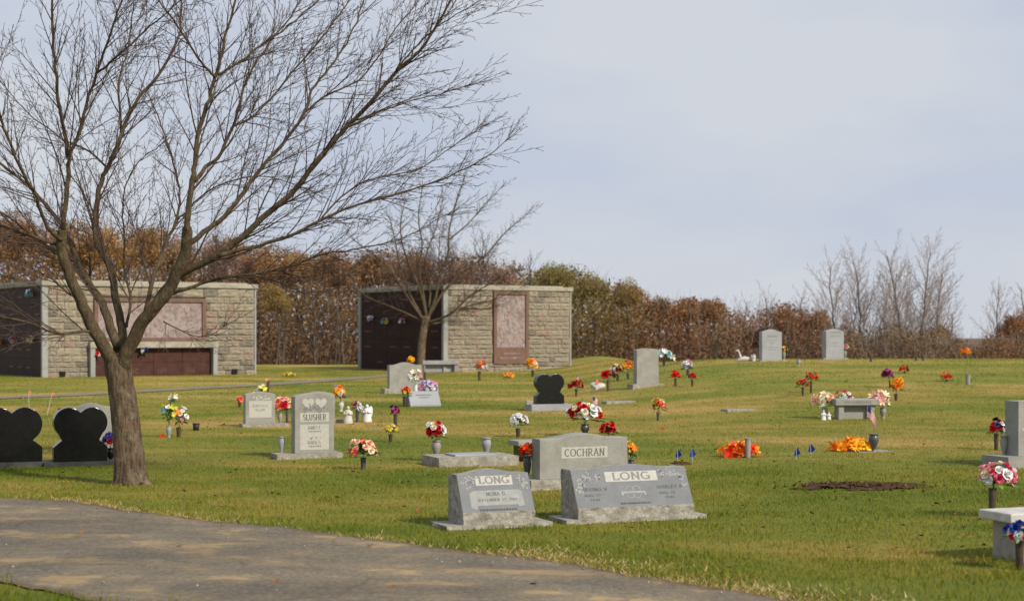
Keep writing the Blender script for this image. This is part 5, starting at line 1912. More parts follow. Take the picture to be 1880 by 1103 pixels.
# ------------------------------------------------------------------ benches
def bench(label, px_, py_, w, dep, h, slab, mat, leg_mat, rot=A_S, text=None, panel_back=False, ends=(.12, .12), lift=0):
    g0 = place(px_, py_)
    p = g0 + Vector((0, math.cos(rot), 0)) * (dep / 2)
    p.z = gz(p.x, p.y) - .01
    root = thing('stone_bench', label, 'bench', p, rot)
    mb = MB()
    mb.box(-w / 2, w / 2, -dep / 2, dep / 2, h - slab, h)
    mb.build('seat', mat, root, False, .012)
    for sx in (-1, 1):
        mb = MB()
        x = sx * (w / 2 - ends[0] - ends[1] / 2)
        mb.box(x - ends[1] / 2, x + ends[1] / 2, -dep / 2 + .05, dep / 2 - .05, -.03, h - slab + .004)
        mb.build('leg', leg_mat, root, False, .01)
    if panel_back:
        mb = MB()
        mb.box(-w / 2 + ends[0] + ends[1] - .01, w / 2 - ends[0] - ends[1] + .01, -.02, .04, -.02, h - slab + .002)
        mb.build('back_panel', leg_mat, root)
    if text:
        mb = MB()
        rr = random.Random(4)
        x = -w * .3
        while x < w * .3:
            q = rr.uniform(.02, .05)
            mb.box(x, x + q, -dep / 2 - .002, -dep / 2 + .001, h - slab * .68, h - slab * .3)
            x += q + .014
        kind(mb.build('inscription', LETTER_GREY, root), 'stuff')
    return root
bench('pale granite memorial bench with lettered seat edge between two peach bouquets', 1572, 770, .94, .36, .43, .135, GRANITE, GRANITE, R(9), True, True, (.08, .12))
bench('weathered white marble bench at the lower right corner', 1946, 1030, 1.15, .40, .405, .075, MARBLE, BENCH_MARBLE, A_S, None, False, (.10, .24))
bench('grey bench behind the COCHRAN stone, mostly hidden, shaded end coloured black', 1003, 846, 1.0, .42, .30, .07, GRANITE, GRANITE_BLACK, R(20), None, False, (.06, .12))  # grey legs given the black granite to paint in the shade on that end
bench('far grey bench beside the small bare tree\'s trunk', 806, 683, 1.75, .5, .54, .18, TRIM, TRIM, R(12), None, True, (.02, .18))

# ================================================================== VASES AND FLOWERS
def bloom_mesh(kind_, seed):
    rr = random.Random(seed)
    mb = MB()
    def petal(a, tilt, l_, w_, r0=.08, cup=.25, z0=0.0):
        ca, sa = math.cos(a), math.sin(a)
        pts_ = [(r0, -w_ * .3, 0), (r0, w_ * .3, 0), (r0 + l_ * .6, w_, cup * .35), (r0 + l_, w_ * .35, cup), (r0 + l_, -w_ * .35, cup), (r0 + l_ * .6, -w_, cup * .35)]
        out = []
        for (u, v, c_) in pts_:
            x = u * math.cos(tilt) - c_ * math.sin(tilt) * .6
            z = u * math.sin(tilt) + c_ * math.cos(tilt) * .5 + z0
            out.append((x * ca - v * sa, x * sa + v * ca, z))
        mb.add(out, [(0, 5, 2, 1), (5, 4, 3, 2)])
    if kind_ == 'rose':
        for n, tilt, l_, w_, z0 in ((6, .15, .85, .52, 0), (6, .62, .68, .42, .05), (5, 1.0, .5, .34, .12), (3, 1.35, .36, .24, .2)):
            for k in range(n):
                petal(2 * math.pi * (k + rr.random() * .5) / n, tilt + rr.uniform(-.12, .12), l_ * rr.uniform(.85, 1.1), w_, .07, .25, z0)
    elif kind_ == 'mum':
        for n, tilt, l_, w_, z0 in ((11, -.05, .92, .2, 0), (10, .35, .8, .19, .05), (8, .8, .6, .17, .12), (5, 1.2, .4, .15, .2)):
            for k in range(n):
                petal(2 * math.pi * (k + rr.random() * .5) / n, tilt + rr.uniform(-.1, .1), l_ * rr.uniform(.85, 1.1), w_, .05, .12, z0)
    elif kind_ == 'lily':
        for k in range(6):
            petal(2 * math.pi * k / 6 + rr.uniform(-.15, .15), .75 + rr.uniform(-.1, .1), 1.15, .26, .05, -.35, 0)
        for k in range(3):
            petal(2 * math.pi * k / 3, 1.3, .5, .08, .02, 0, .05)
    elif kind_ == 'leafy':      # fabric foliage sprays such as poinsettia or maple leaves
        for k in range(9):
            petal(2 * math.pi * (k + rr.random()) / 9, rr.uniform(-.1, .8), rr.uniform(.7, 1.15), rr.uniform(.22, .34), .03, rr.uniform(-.2, .2), rr.uniform(0, .1))
    mb.add([(.09 * math.cos(a), .09 * math.sin(a), .1) for a in np.linspace(0, 5.24, 6)] + [(0, 0, .22)], [(i, (i + 1) % 6, 6) for i in range(6)])
    return mb.mesh('bloom', P['red'])
BLOOMS = {k: [bloom_mesh(k, 10 * i + len(k)) for i in range(3)] for k in ('rose', 'mum', 'lily', 'leafy')}

def foliage_mesh(seed, n=64):
    rr = random.Random(seed)
    mb = MB()
    for k in range(n):
        a = rr.uniform(0, 6.28)
        el = rr.uniform(-.25, 1.45)
        d = Vector((math.cos(a) * math.cos(el), math.sin(a) * math.cos(el), math.sin(el)))
        s = d.cross(Vector((0, 0, 1)))
        s = s.normalized() if s.length > .05 else Vector((1, 0, 0))
        up = s.cross(d)
        p = d * rr.uniform(.2, .72)
        l_, w_ = rr.uniform(.3, .5), rr.uniform(.07, .13)
        mb.add([p, p + d * l_ * .5 + s * w_ + up * .03, p + d * l_ - up * rr.uniform(0, .15), p + d * l_ * .5 - s * w_ + up * .03], [(0, 1, 2, 3)])
    return mb.mesh('foliage', LEAF_GREEN)
FOL = [foliage_mesh(i) for i in range(4)]

def slot(o, m):
    o.material_slots[0].link = 'OBJECT'
    o.material_slots[0].material = m

BOUQ = [0]
def bouquet(label, centre, mouth, rx, ry, cols, kind_='rose', n=9, bloom=None, leaf=LEAF_GREEN, leaf_amt=1.0, cat='flowers', dome=True, group='grave flower bouquets', name='flower_bouquet', rd=None, aim=None):
    """centre, mouth: world points; rx, ry: half width and half height in metres"""
    BOUQ[0] += 1
    rr = random.Random(500 + BOUQ[0])
    root = thing(name, label, cat, mouth, 0, group)
    c_ = centre - mouth
    rx, ry = rx * 1.14, ry * 1.14
    rd = rd or rx * .8
    n = n if n <= 3 else int(n * 1.5)
    bs = bloom or min(rx, ry) * (1.0 if n <= 3 else 0.56 if n <= 9 else .44)
    fo = link('foliage', FOL[BOUQ[0] % 4], root)
    slot(fo, leaf)
    fo.location = c_ * .82 + Vector((0, 0, -ry * .35))
    fo.scale = (rx * 1.2 * leaf_amt, rd * 1.2 * leaf_amt, ry * 1.05 * leaf_amt)
    spots = []
    for k in range(n):
        best, bd_ = None, -1
        for _ in range(14):
            a = rr.uniform(0, 6.28)
            el = math.asin(rr.uniform(-.35 if dome else .05, 1))
            q = Vector((math.cos(a) * math.cos(el), math.sin(a) * math.cos(el), math.sin(el)))
            if q.y > .75:
                continue
            dmin = min([(q - s).length for s in spots], default=9) - .12 * max(q.y, 0)
            if dmin > bd_:
                best, bd_ = q, dmin
        spots.append(best)
    stems = MB()
    for k, q in enumerate(spots):
        o = link('bloom', rr.choice(BLOOMS[kind_]), root)
        slot(o, P[cols[k % len(cols)]])
        sh = max(.25, 1 - bs / max(rx, ry) * .75)
        jr = rr.uniform(.72, 1.16) * sh
        pos = c_ + Vector((q.x * rx * jr, q.y * rd * jr, q.z * ry * jr))
        o.location = pos
        s = bs * rr.uniform(.68, 1.2)
        o.scale = (s, s, s)
        f = Vector((q.x, q.y - .35, q.z * .9 + .35)).normalized()
        o.rotation_euler = f.to_track_quat('Z', 'Y').to_euler()
        stems.tube([Vector((rr.uniform(-.01, .01), rr.uniform(-.01, .01), -.03)), c_ * .4, pos], [.004, .003, .003], 3)
    stems.build('stem', STEM, root)
    return root

def vase(label, p, h, r, style, cat='vase', group='grave vases', rot=0.0):
    root = thing('flower_vase', label, cat, p + Vector((0, 0, -.012)), rot, group)
    h += .012
    mb = MB()
    rim = MB()
    if style in ('bronze', 'dark', 'grey_tube', 'white_tube'):
        m = {'bronze': BRONZE, 'dark': CHARCOAL, 'grey_tube': GRANITE, 'white_tube': WHITE_PLASTIC}[style]
        mb.lathe([(r * .78, 0), (r * .80, h * .05), (r * .84, h * .4), (r * .96, h * .93), (r * .96, h * .97), (r * .85, h * .97), (r * .8, h * .9)], 14)
        rim.lathe([(r * .97, h * .93), (r * 1.07, h * .95), (r * 1.07, h), (r * .9, h)], 14)
    else:
        m = {'granite': GRANITE, 'marble': MARBLE, 'black': GRANITE_BLACK, 'charcoal': CHARCOAL, 'blue': GRANITE_BLUE}[style]
        mb.lathe([(r * .72, 0), (r * .72, h * .07), (r * .42, h * .14), (r * .42, h * .2), (r * .7, h * .38), (r * .98, h * .62), (r * 1.0, h * .72), (r * .86, h * .86), (r * .78, h * .9), (r * .78, h * .93)], 16)
        rim.lathe([(r * .8, h * .915), (r * .98, h * .94), (r * 1.0, h), (r * .8, h)], 16)
    mb.build('body', m, root, True)
    rim.build('rim', m, root, False)
    return root

def pot(px_, py_, top, wpx, style, lv, b=None, on=None):
    """vase standing at photo pixel (px_, py_) with rim at row `top`; b = bouquet spec"""
    g0 = on if on is not None else place(px_, py_)
    s = F / g0.y
    h = (py_ - top) / s
    r = wpx / 2 / s
    if lv:
        vase(lv, g0, h, r, style)
    if b:
        (cx_, cy_, rx, ry, cols, kd, n, lab) = b[:8]
        kw = b[8] if len(b) > 8 else {}
        mouth = g0 + Vector((0, 0, h - .01))
        c_ = at(cx_, cy_, g0.y)
        bouquet(lab, c_, mouth, rx / s, ry / s, cols, kd, n, **kw)
    return g0

def on_stone(px_, py_, d):
    return at(px_, py_, d)

# --- left side
pot(203, 850, 822, 14, 'black', 'black urn vase between the black heart stone and the tree trunk', (203, 806, 15, 15, ['purple', 'blue', 'purple', 'blue', 'red'], 'rose', 9, 'purple and blue bouquet with a red bloom beside the tree trunk', {'leaf': LEAF_LIME}))
pot(207, 822, 790, 9, 'bronze', 'bronze vase hidden behind the purple bouquet by the trunk', (206, 770, 12, 13, ['white', 'white', 'black'], 'mum', 6, 'white bouquet above the purple one beside the tree trunk'))
pot(111, 800, 749, 9, 'bronze', 'slim bronze vase left of the grey stone behind the black heart')
gA = pot(310, 803, 781, 10, 'blue', 'pale blue grey vase left of the bronze vase under the mixed spray', (310, 757, 15, 17, ['yellow', 'lime', 'orange', 'teal', 'scarlet', 'white'], 'leafy', 7, 'mixed yellow, green and red spray right of the tree trunk', {'leaf': LEAF_LIME}))
pot(328, 802, 784, 9, 'bronze', 'bronze vase right of the pale blue grey vase under white roses', (334, 764, 11, 19, ['white', 'white', 'cream', 'white', 'pink'], 'rose', 9, 'tall white rose bouquet right of the mixed spray'))
c_ = at(318, 728, gA.y)
bouquet('white and green spray on a long stem above the mixed bouquet', c_, gA + Vector((0, 0, .25)), 9 / (F / gA.y), 7 / (F / gA.y), ['white', 'lime', 'white'], 'leafy', 4, leaf=LEAF_LIME)
g0 = place(298, 803)
s = F / g0.y
bouquet('fallen red bloom on the grass beside the pale blue grey vase', g0 + Vector((0, 0, .02)), g0, 5 / s, 4 / s, ['scarlet'], 'leafy', 2, leaf_amt=.6)
g0 = place(360, 790)
bk = thing('plastic_bucket', 'small dark bucket on the grass right of the white roses', 'bucket', g0 + Vector((0, 0, -.01)))
mb = MB()
mb.lathe([(.052, 0), (.066, .14), (.060, .14), (.05, .03)], 16)
mb.build('body', BUCKET, bk, True)
mb = MB()
mb.lathe([(.066, .132), (.073, .134), (.073, .146), (.06, .146)], 16)
mb.build('rim', BUCKET, bk)

pot(440, 748, 739, 6, 'bronze', 'tiny bronze vase left of the low grey headstone', (440, 733, 6, 7, ['coral', 'peach'], 'rose', 3, 'small coral bouquet left of the low grey headstone'))
pot(479, 733, 722, 8, 'grey_tube', 'grey vase hidden behind the low grey headstone', (481, 715, 11, 9, ['white', 'yellow', 'yellow'], 'leafy', 5, 'yellow and white bouquet peeking over the low grey headstone'))
pot(492, 722, 703, 5, 'bronze', 'slim dark vase standing behind the low grey headstone', (491, 699, 4, 5, ['peach', 'rust'], 'rose', 2, 'dried peach bloom in the slim dark vase behind the low grey headstone'))
d_ = place(514, 783).y
gS = Vector((0, 0, 0))
pot(514, 779, 757, 9, 'granite', 'granite vase on the base right of the low grey headstone', (514, 743, 11, 14, ['coral', 'red', 'pink', 'cream'], 'rose', 6, 'coral and red bouquet right of the low grey headstone'), on=at(514, 779, d_ + .15))
pot(527, 781, 750, 6, 'dark', 'dark vase between the low grey headstone and the SLUSHER stone', (525, 742, 8, 14, ['peach', 'coral', 'peach'], 'rose', 6, 'hanging peach bouquet between the low grey headstone and the SLUSHER stone'))
d_ = place(518, 840).y
pot(518, 834, 801, 12, 'blue', 'empty granite vase on the base left of the SLUSHER stone', on=at(517, 834, d_ - .02))
pot(626, 755, 737, 11, 'marble', 'white vase behind the SLUSHER stone\'s right shoulder', (621, 720, 14, 14, ['gold', 'orange', 'gold', 'lavender', 'white', 'lavender'], 'mum', 10, 'orange and lavender bouquet right of the SLUSHER stone\'s top'))
pot(656, 775, 752, 7, 'dark', 'dark vase between the two white angel statues', (655, 744, 8, 9, ['rose', 'white'], 'rose', 3, 'green spray with a pink rose between the angel statues', {'leaf_amt': 1.4}))
pot(667, 862, 839, 11, 'dark', 'black vase on the grass right of the SLUSHER stone', (666, 824, 27, 17, ['peach', 'pink', 'peach', 'coral', 'cream', 'peach'], 'rose', 11, 'large peach pink bouquet right of the SLUSHER stone'))
pot(717, 811, 797, 8, 'bronze', 'short bronze vase under the yellow flowers', (718, 787, 13, 8, ['yellow', 'yellow', 'yellow'], 'mum', 8, 'yellow bouquet below the plum coloured one'))
pot(726, 783, 760, 8, 'bronze', 'bronze vase under the plum bouquet', (725, 752, 8, 11, ['plum', 'magenta', 'crimson'], 'rose', 6, 'plum coloured bouquet above the yellow one'))
# around the broad blank stone
pot(743, 746, 727, 8, 'bronze', 'bronze vase left of the little slant headstone', (746, 718, 9, 9, ['scarlet', 'orange', 'yellow', 'red'], 'rose', 7, 'red, orange and yellow bouquet left of the little slant headstone', {'leaf': LEAF_LIME}))
pot(763, 726, 706, 8, 'white_tube', 'white vase between the broad blank stone and the little slant headstone', (762, 690, 13, 12, ['cream', 'pink', 'white', 'peach'], 'lily', 8, 'cream and pink lily bouquet before the broad blank headstone'))
pot(780, 700, 683, 5, 'bronze', 'thin bronze vase at the right end of the broad blank headstone')
pot(754, 690, 673, 6, 'bronze', 'bronze vase behind the broad blank headstone', (754, 661, 9, 7, ['gold', 'orange', 'gold'], 'mum', 5, 'orange bouquet rising over the broad blank headstone'))
g0 = place(784, 730)
s = F / g0.y
bouquet('large lavender bouquet behind the little slant headstone', at(785, 711, g0.y), g0 + Vector((0, 0, .05)), 17 / s, 13 / s, ['lavender', 'lavender', 'pink', 'lavender', 'white'], 'rose', 15)
pot(833, 681, 671, 6, 'dark', 'dark vase in front of the far bench\'s right end', (833, 665, 8, 6, ['gold', 'orange'], 'mum', 5, 'gold bouquet in front of the far bench'))
g0 = place(528, 693)
s = F / g0.y
bouquet('low yellow flowers beyond the lane in the gap between the mausoleums', at(529, 688, g0.y), g0, 11 / s, 5 / s, ['yellow', 'gold', 'yellow'], 'mum', 9, leaf=LEAF_LIME, dome=False)
# middle of the slope
pot(880, 698, 682, 6, 'bronze', 'bronze vase left of the orange ground spray before the right mausoleum', (882, 672, 11, 9, ['scarlet', 'orange', 'red', 'gold', 'white'], 'mum', 9, 'red and orange bouquet left of the right mausoleum\'s mural'))
g0 = place(932, 695)
s = F / g0.y
bouquet('orange spray lying on the grass before the right mausoleum', at(932, 690, g0.y), g0, 14 / s, 6 / s, ['orange', 'rust', 'gold', 'orange'], 'leafy', 10, leaf_amt=.6, dome=False)
pot(978, 692, 680, 6, 'bronze', 'bronze vase right of the orange ground spray', (977, 669, 12, 12, ['gold', 'gold', 'orange', 'peach', 'cream'], 'mum', 10, 'gold and peach bouquet right of the orange ground spray'))
pot(951, 802, 786, 9, 'bronze', 'bronze vase under the white flowers', (951, 771, 16, 13, ['white', 'white', 'white'], 'rose', 9, 'white bouquet above the flat slab\'s right end'))
d_ = place(800, 850).y
pot(801, 841, 808, 17, 'granite', 'granite vase on the slab\'s left end holding red and white flowers', (799, 790, 17, 17, ['red', 'white', 'crimson', 'white', 'red', 'cream'], 'rose', 12, 'red and white bouquet on the long low slab'), on=at(801, 841, d_ + .3))
pot(893, 836, 803, 18, 'blue', 'empty pale granite vase on the slab\'s right end', on=at(893, 836, d_ + .55))
pot(1058, 727, 714, 5, 'bronze', 'bronze vase right of the black double heart on the slope', (1057, 706, 13, 9, ['red', 'red', 'crimson'], 'rose', 8, 'red bouquet with a tiny flag right of the slope\'s black heart'))
pot(1116, 718, 698, 5, 'bronze', 'thin vase holding the two dark red roses', (1117, 687, 15, 7, ['red', 'crimson', 'red'], 'rose', 3, 'pair of dark red roses beside the white heart cushion'))
pot(1134, 699, 687, 6, 'bronze', 'bronze vase up the slope left of the tall narrow headstone', (1132, 677, 11, 8, ['crimson', 'white', 'red', 'cream'], 'rose', 7, 'dark red and white bouquet left of the tall narrow headstone'))
pot(1153, 696, 685, 6, 'dark', 'dark vase just left of the tall narrow headstone', (1150, 671, 12, 9, ['scarlet', 'orange', 'red', 'gold'], 'mum', 8, 'red and orange bouquet touching the tall narrow headstone\'s left side'))
pot(1219, 672, 664, 5, 'dark', 'dark vase up the slope right of the tall narrow headstone', (1219, 653, 16, 12, ['white', 'teal', 'white', 'cream'], 'lily', 12, 'white and teal bouquet right of the tall narrow headstone'))
pot(1074, 800, 778, 16, 'charcoal', 'charcoal granite vase behind the COCHRAN stone', (1072, 757, 31, 18, ['red', 'white', 'cream', 'crimson', 'red', 'cream', 'rust', 'white'], 'rose', 16, 'large red, white and cream bouquet above the COCHRAN stone'))
pot(1117, 822, 803, 8, 'bronze', 'bronze vase hidden behind the COCHRAN stone\'s right half', (1117, 788, 17, 13, ['red', 'crimson', 'red'], 'rose', 9, 'red bouquet peeking over the COCHRAN stone\'s right shoulder'))
pot(968, 890, 846, 15, 'charcoal', 'tall charcoal vase at the left end of the COCHRAN stone', (969, 827, 14, 17, ['scarlet', 'scarlet', 'orange', 'red'], 'leafy', 10, 'scarlet flowers at the left end of the COCHRAN stone'), on=at(968, 880, place(990, 897).y + .12))
pot(1159, 880, 843, 13, 'charcoal', 'charcoal vase hidden at the right end of the COCHRAN stone', (1157, 826, 11, 17, ['orange', 'gold', 'orange', 'gold'], 'leafy', 8, 'orange and yellow flowers at the right end of the COCHRAN stone'))
pot(1208, 772, 756, 6, 'dark', 'thin dark vase under the lime, coral and peach bouquet', (1209, 742, 13, 13, ['lime', 'coral', 'lime', 'peach', 'scarlet'], 'rose', 8, 'lime, coral and peach bouquet alone right of the low slab'))
pot(1240, 709, 695, 5, 'bronze', 'left one of the two bronze vases below the pale lilac bouquet', (1240, 688, 9, 8, ['red', 'red', 'scarlet'], 'rose', 6, 'left red bouquet of the pair below the pale lilac bouquet'))
pot(1271, 709, 697, 5, 'bronze', 'right one of the two bronze vases below the pale lilac bouquet', (1271, 690, 7, 7, ['red', 'crimson'], 'rose', 5, 'right red bouquet of the pair below the pale lilac bouquet'))
pot(1263, 689, 679, 6, 'dark', 'dark vase under the pale lilac bouquet', (1262, 670, 10, 10, ['white', 'lavender', 'pink', 'white'], 'rose', 9, 'pale lilac and white bouquet above the red pair'))
pot(1439, 662, 644, 7, 'granite', 'granite vase beside the left hilltop headstone', (1439, 640, 8, 5, ['gold', 'yellow'], 'leafy', 5, 'yellow flowers beside the left hilltop headstone'))
pot(1551, 659, 643, 7, 'granite', 'granite vase beside the right hilltop headstone', (1552, 637, 7, 6, ['pink', 'yellow', 'lavender'], 'rose', 5, 'pink and yellow flowers beside the right hilltop headstone'))
pot(1466, 672, 660, 8, 'blue', 'small empty pale urn on the crest between the hilltop headstones')
pot(1599, 664, 655, 5, 'dark', 'empty dark vase on the crest right of the hilltop headstones')
pot(1682, 662, 654, 5, 'dark', 'left one of two empty dark vases on the crest')
pot(1695, 662, 653, 5, 'dark', 'right one of two empty dark vases on the crest')
pot(1773, 659, 653, 5, 'dark', 'dark vase on the crest under the orange bouquet', (1773, 646, 10, 8, ['orange', 'gold', 'orange'], 'mum', 8, 'orange bouquet standing on the crest at the right'))
pot(1474, 726, 711, 5, 'bronze', 'front one of two thin vases left of the memorial bench', (1474, 704, 12, 8, ['scarlet', 'scarlet', 'red'], 'mum', 7, 'front scarlet bouquet of the pair left of the memorial bench'))
pot(1489, 722, 700, 5, 'bronze', 'rear one of two thin vases left of the memorial bench', (1490, 691, 12, 8, ['scarlet', 'red', 'red'], 'mum', 7, 'rear scarlet bouquet of the pair left of the memorial bench'))
pot(1634, 712, 698, 5, 'bronze', 'thin vase under the magenta bouquet', (1628, 687, 11, 9, ['magenta', 'magenta', 'plum'], 'mum', 6, 'magenta bouquet above the golden one'))
pot(1645, 735, 723, 7, 'bronze', 'short bronze vase under the golden bouquet', (1647, 705, 12, 15, ['gold', 'orange', 'gold', 'orange'], 'mum', 11, 'golden orange bouquet right of the memorial bench'))
pot(1661, 685, 682, 5, 'bronze', 'short vase under the dark red bouquet near the crest', (1660, 677, 10, 6, ['crimson', 'red', 'scarlet'], 'rose', 6, 'dark red bouquet near the crest'))
pot(1738, 700, 697, 5, 'bronze', 'short vase under the red and orange bouquet on the right slope', (1737, 691, 11, 8, ['scarlet', 'orange', 'red', 'orange'], 'rose', 8, 'red and orange bouquet on the right slope'))
pot(1777, 706, 687, 10, 'grey_tube', 'empty grey vase on the right slope beside the red and orange bouquet')
# bench flowers
pot(1514, 768, 748, 12, 'marble', 'white marble vase left of the memorial bench', (1511, 735, 23, 15, ['peach', 'cream', 'pink', 'peach', 'cream'], 'rose', 12, 'peach bouquet with sage leaves left of the memorial bench', {'leaf': LEAF_SAGE}))
pot(1621, 768, 748, 12, 'granite', 'granite vase right of the memorial bench', (1615, 734, 17, 16, ['peach', 'cream', 'peach', 'pink'], 'lily', 11, 'peach and cream bouquet with sage leaves right of the memorial bench', {'leaf': LEAF_SAGE}))
pot(1547, 762, 742, 10, 'dark', 'dark vase hidden behind the memorial bench', (1550, 728, 16, 10, ['rose', 'white', 'white', 'rose'], 'rose', 8, 'crimson pink and white bouquet rising behind the memorial bench'))
# urn and sprays on the lower lawn
pot(1604, 829, 796, 19, 'charcoal', 'charcoal granite urn right of the orange spray on the flush plate')
g0 = place(1563, 828)
s = F / g0.y
bouquet('long orange and yellow spray lying left of the charcoal urn', at(1563, 822, g0.y), g0, 33 / s, 11 / s, ['orange', 'gold', 'rust', 'orange', 'gold'], 'leafy', 20, bloom=11 / s, leaf_amt=.6, dome=False, rd=.18)
pot(1373, 840, 804, 12, 'grey_tube', 'empty grey vase standing in the orange spray between the blue flags')
g0 = place(1352, 838)
s = F / g0.y
bouquet('orange and yellow spray lying round the empty grey vase', at(1355, 831, g0.y - .05), g0, 37 / s, 12 / s, ['orange', 'gold', 'rust', 'scarlet', 'orange'], 'leafy', 20, bloom=11 / s, leaf_amt=.6, dome=False, rd=.16)
g0 = place(1216, 789)
s = F / g0.y
bouquet('tiny red bloom lying alone on the grass right of the COCHRAN stone', g0 + Vector((0, 0, .015)), g0, 4 / s, 3 / s, ['red'], 'leafy', 2, leaf_amt=.5)
# right edge
pot(1829, 826, 796, 9, 'bronze', 'bronze vase left of the right edge headstone', (1832, 784, 15, 15, ['red', 'blue', 'crimson', 'white', 'black'], 'rose', 10, 'red and blue bouquet beside the right edge headstone'))
pot(1843, 838, 799, 14, 'granite', 'granite vase on the base of the right edge headstone', on=at(1843, 838, place(1843, 858).y + .2))
pot(1822, 950, 896, 15, 'bronze', 'tall bronze vase behind the white marble bench', (1831, 873, 33, 23, ['pink', 'white', 'rose', 'pink', 'cream', 'pink'], 'rose', 16, 'large pink and white bouquet above the white marble bench', {'leaf': LEAF_LIME}))
pot(1872, 1046, 992, 17, 'bronze', 'tall bronze vase in front of the white marble bench', (1872, 976, 29, 20, ['blue', 'white', 'blue', 'white', 'red'], 'rose', 14, 'blue, white and red bouquet in front of the white marble bench', {'leaf': LEAF_LIME}))
# flowers fixed to the crypt walls
def wall_flowers(root, front_fn, ang, cx_, cd, t_side, z_, cols, lab, r_=.16, n=5, onfront=None):
    ca, sa = math.cos(ang), math.sin(ang)
    if onfront is not None:
        p = Vector((cx_ + ca * onfront - sa * -.06, cd + sa * onfront + ca * -.06, root.location.z + z_))
        outv = Vector((sa, -ca, 0))
    else:
        p = Vector((cx_ - sa * t_side + ca * .04, cd + ca * t_side + sa * .04, root.location.z + z_))
        outv = Vector((-ca, -sa, 0))
    bouquet(lab, p + outv * .16 + Vector((0, 0, .05)), p, r_, r_ * 1.15, cols, 'rose', n, group='flowers on the crypt walls')
def side_t(px_, cx_, cd, ang):
    q = (px_ - CX) / F
    return (q * cd - cx_) / (-math.sin(ang) - q * math.cos(ang))
for px_, py_, cols, lab in ((58, 541, ['white', 'teal'], 'white and teal flowers high on the left mausoleum\'s shaded wall'),
                            (28, 627, ['lavender', 'pink', 'rust'], 'lavender flowers low on the left mausoleum\'s shaded wall'),
                            (61, 626, ['cream', 'rust'], 'cream flowers beside the corner post of the left mausoleum\'s shaded wall'),
                            (2, 630, ['lime', 'orange'], 'green and orange flowers at the photo\'s left edge on the mausoleum wall')):
    t_ = side_t(px_, -18.95, 66.0, A_M)
    d_ = 66.0 + math.cos(A_M) * t_
    z_ = EYE - (py_ - HY) / F * d_ - mleft.location.z
    wall_flowers(mleft, None, A_M, -18.95, 66.0, t_, z_, cols, lab)
for px_, py_, cols, lab in ((711, 592, ['teal', 'white', 'yellow'], 'teal and white flowers on the right mausoleum\'s dark wall'),
                            (741, 592, ['lavender', 'white', 'pink'], 'lilac and white flowers on the right mausoleum\'s dark wall'),
                            (684, 587, ['white', 'lavender'], 'small white flowers near the left end of the right mausoleum\'s dark wall')):
    t_ = side_t(px_, -3.12, 75.0, A_M)
    d_ = 75.0 + math.cos(A_M) * t_
    z_ = EYE - (py_ - HY) / F * d_ - mright.location.z
    wall_flowers(mright, None, A_M, -3.12, 75.0, t_, z_, cols, lab)
for px_, py_, cols, lab in ((175, 652, ['red', 'white', 'white'], 'red and white flowers on the left mausoleum\'s low crypts left of the trunk'),
                            (263, 647, ['blue', 'white'], 'blue and white flowers on the left mausoleum\'s low crypts right of the trunk')):
    t_ = lfront(px_)
    wall_flowers(mleft, None, A_M, -18.95, 66.0, None, lfz(py_, t_), cols, lab, .15, 4, t_)

# ================================================================== SMALL THINGS
# blue marker flags
for px_, py_, tilt, lab in ((1244, 849, .05, 'blue marker flag, leftmost, just right of the wide slant headstone\'s top'),
                            (1271, 848, -.1, 'blue marker flag second from the left, beside the small soil spot'),
                            (1462, 846, .05, 'blue marker flag third from the left, right of the grey vase in the spray'),
                            (1489, 839, -.15, 'blue marker flag nearest the charcoal urn')):
    g0 = place(px_, py_)
    s = F / g0.y
    fl = thing('marker_flag', lab, 'flag', g0, random.uniform(-.4, .4), 'blue survey marker flags')
    H_ = 26 / s
    mb = MB()
    mb.tube([(0, 0, -.03), (tilt * .03, 0, H_ * .6), (tilt * .08, 0, H_)], [.003, .003, .003], 5)
    mb.build('wire', WIRE, fl)
    mb = MB()
    w = 11 / s
    mb.add([(tilt * .08, .001, H_), (tilt * .03 - w * .45, -.006, H_ * .38), (w * .1, .02, H_ * .34), (w * .7, .008, H_ * .55), (tilt * .08 + w * .12, .001, H_ * .97)], [(0, 1, 2, 4), (4, 2, 3)])
    mb.add([(tilt * .08, .004, H_), (tilt * .03 - w * .45, -.003, H_ * .38), (w * .1, .023, H_ * .34), (w * .7, .011, H_ * .55), (tilt * .08 + w * .12, .004, H_ * .97)], [(4, 2, 1, 0), (3, 2, 4)])
    mb.build('pennant', FLAG_BLUE, fl)
# two pale wire stakes with faded orange flags by the left edge
for px_, py_, lean, lab in ((53, 758, 0, 'thin pale stake with faded orange flag near the left edge, upright'), (86, 762, .12, 'thin pale stake with faded orange flag, leaning right')):
    g0 = place(px_, py_)
    fl = thing('marker_stake', lab, 'stake', g0, 0, 'faded stakes on the left lawn')
    mb = MB()
    mb.tube([(0, 0, -.03), (lean * .5, 0, .25), (lean, 0, .5)], [.005, .005, .004], 5)
    mb.build('wire', WIRE, fl)
    mb = MB()
    mb.add([(lean, 0, .5), (lean - .01, 0, .42), (lean + .05, .01, .44), (lean + .05, .012, .5)], [(0, 1, 2, 3)])
    mb.build('pennant', ORANGE_VINYL, fl)
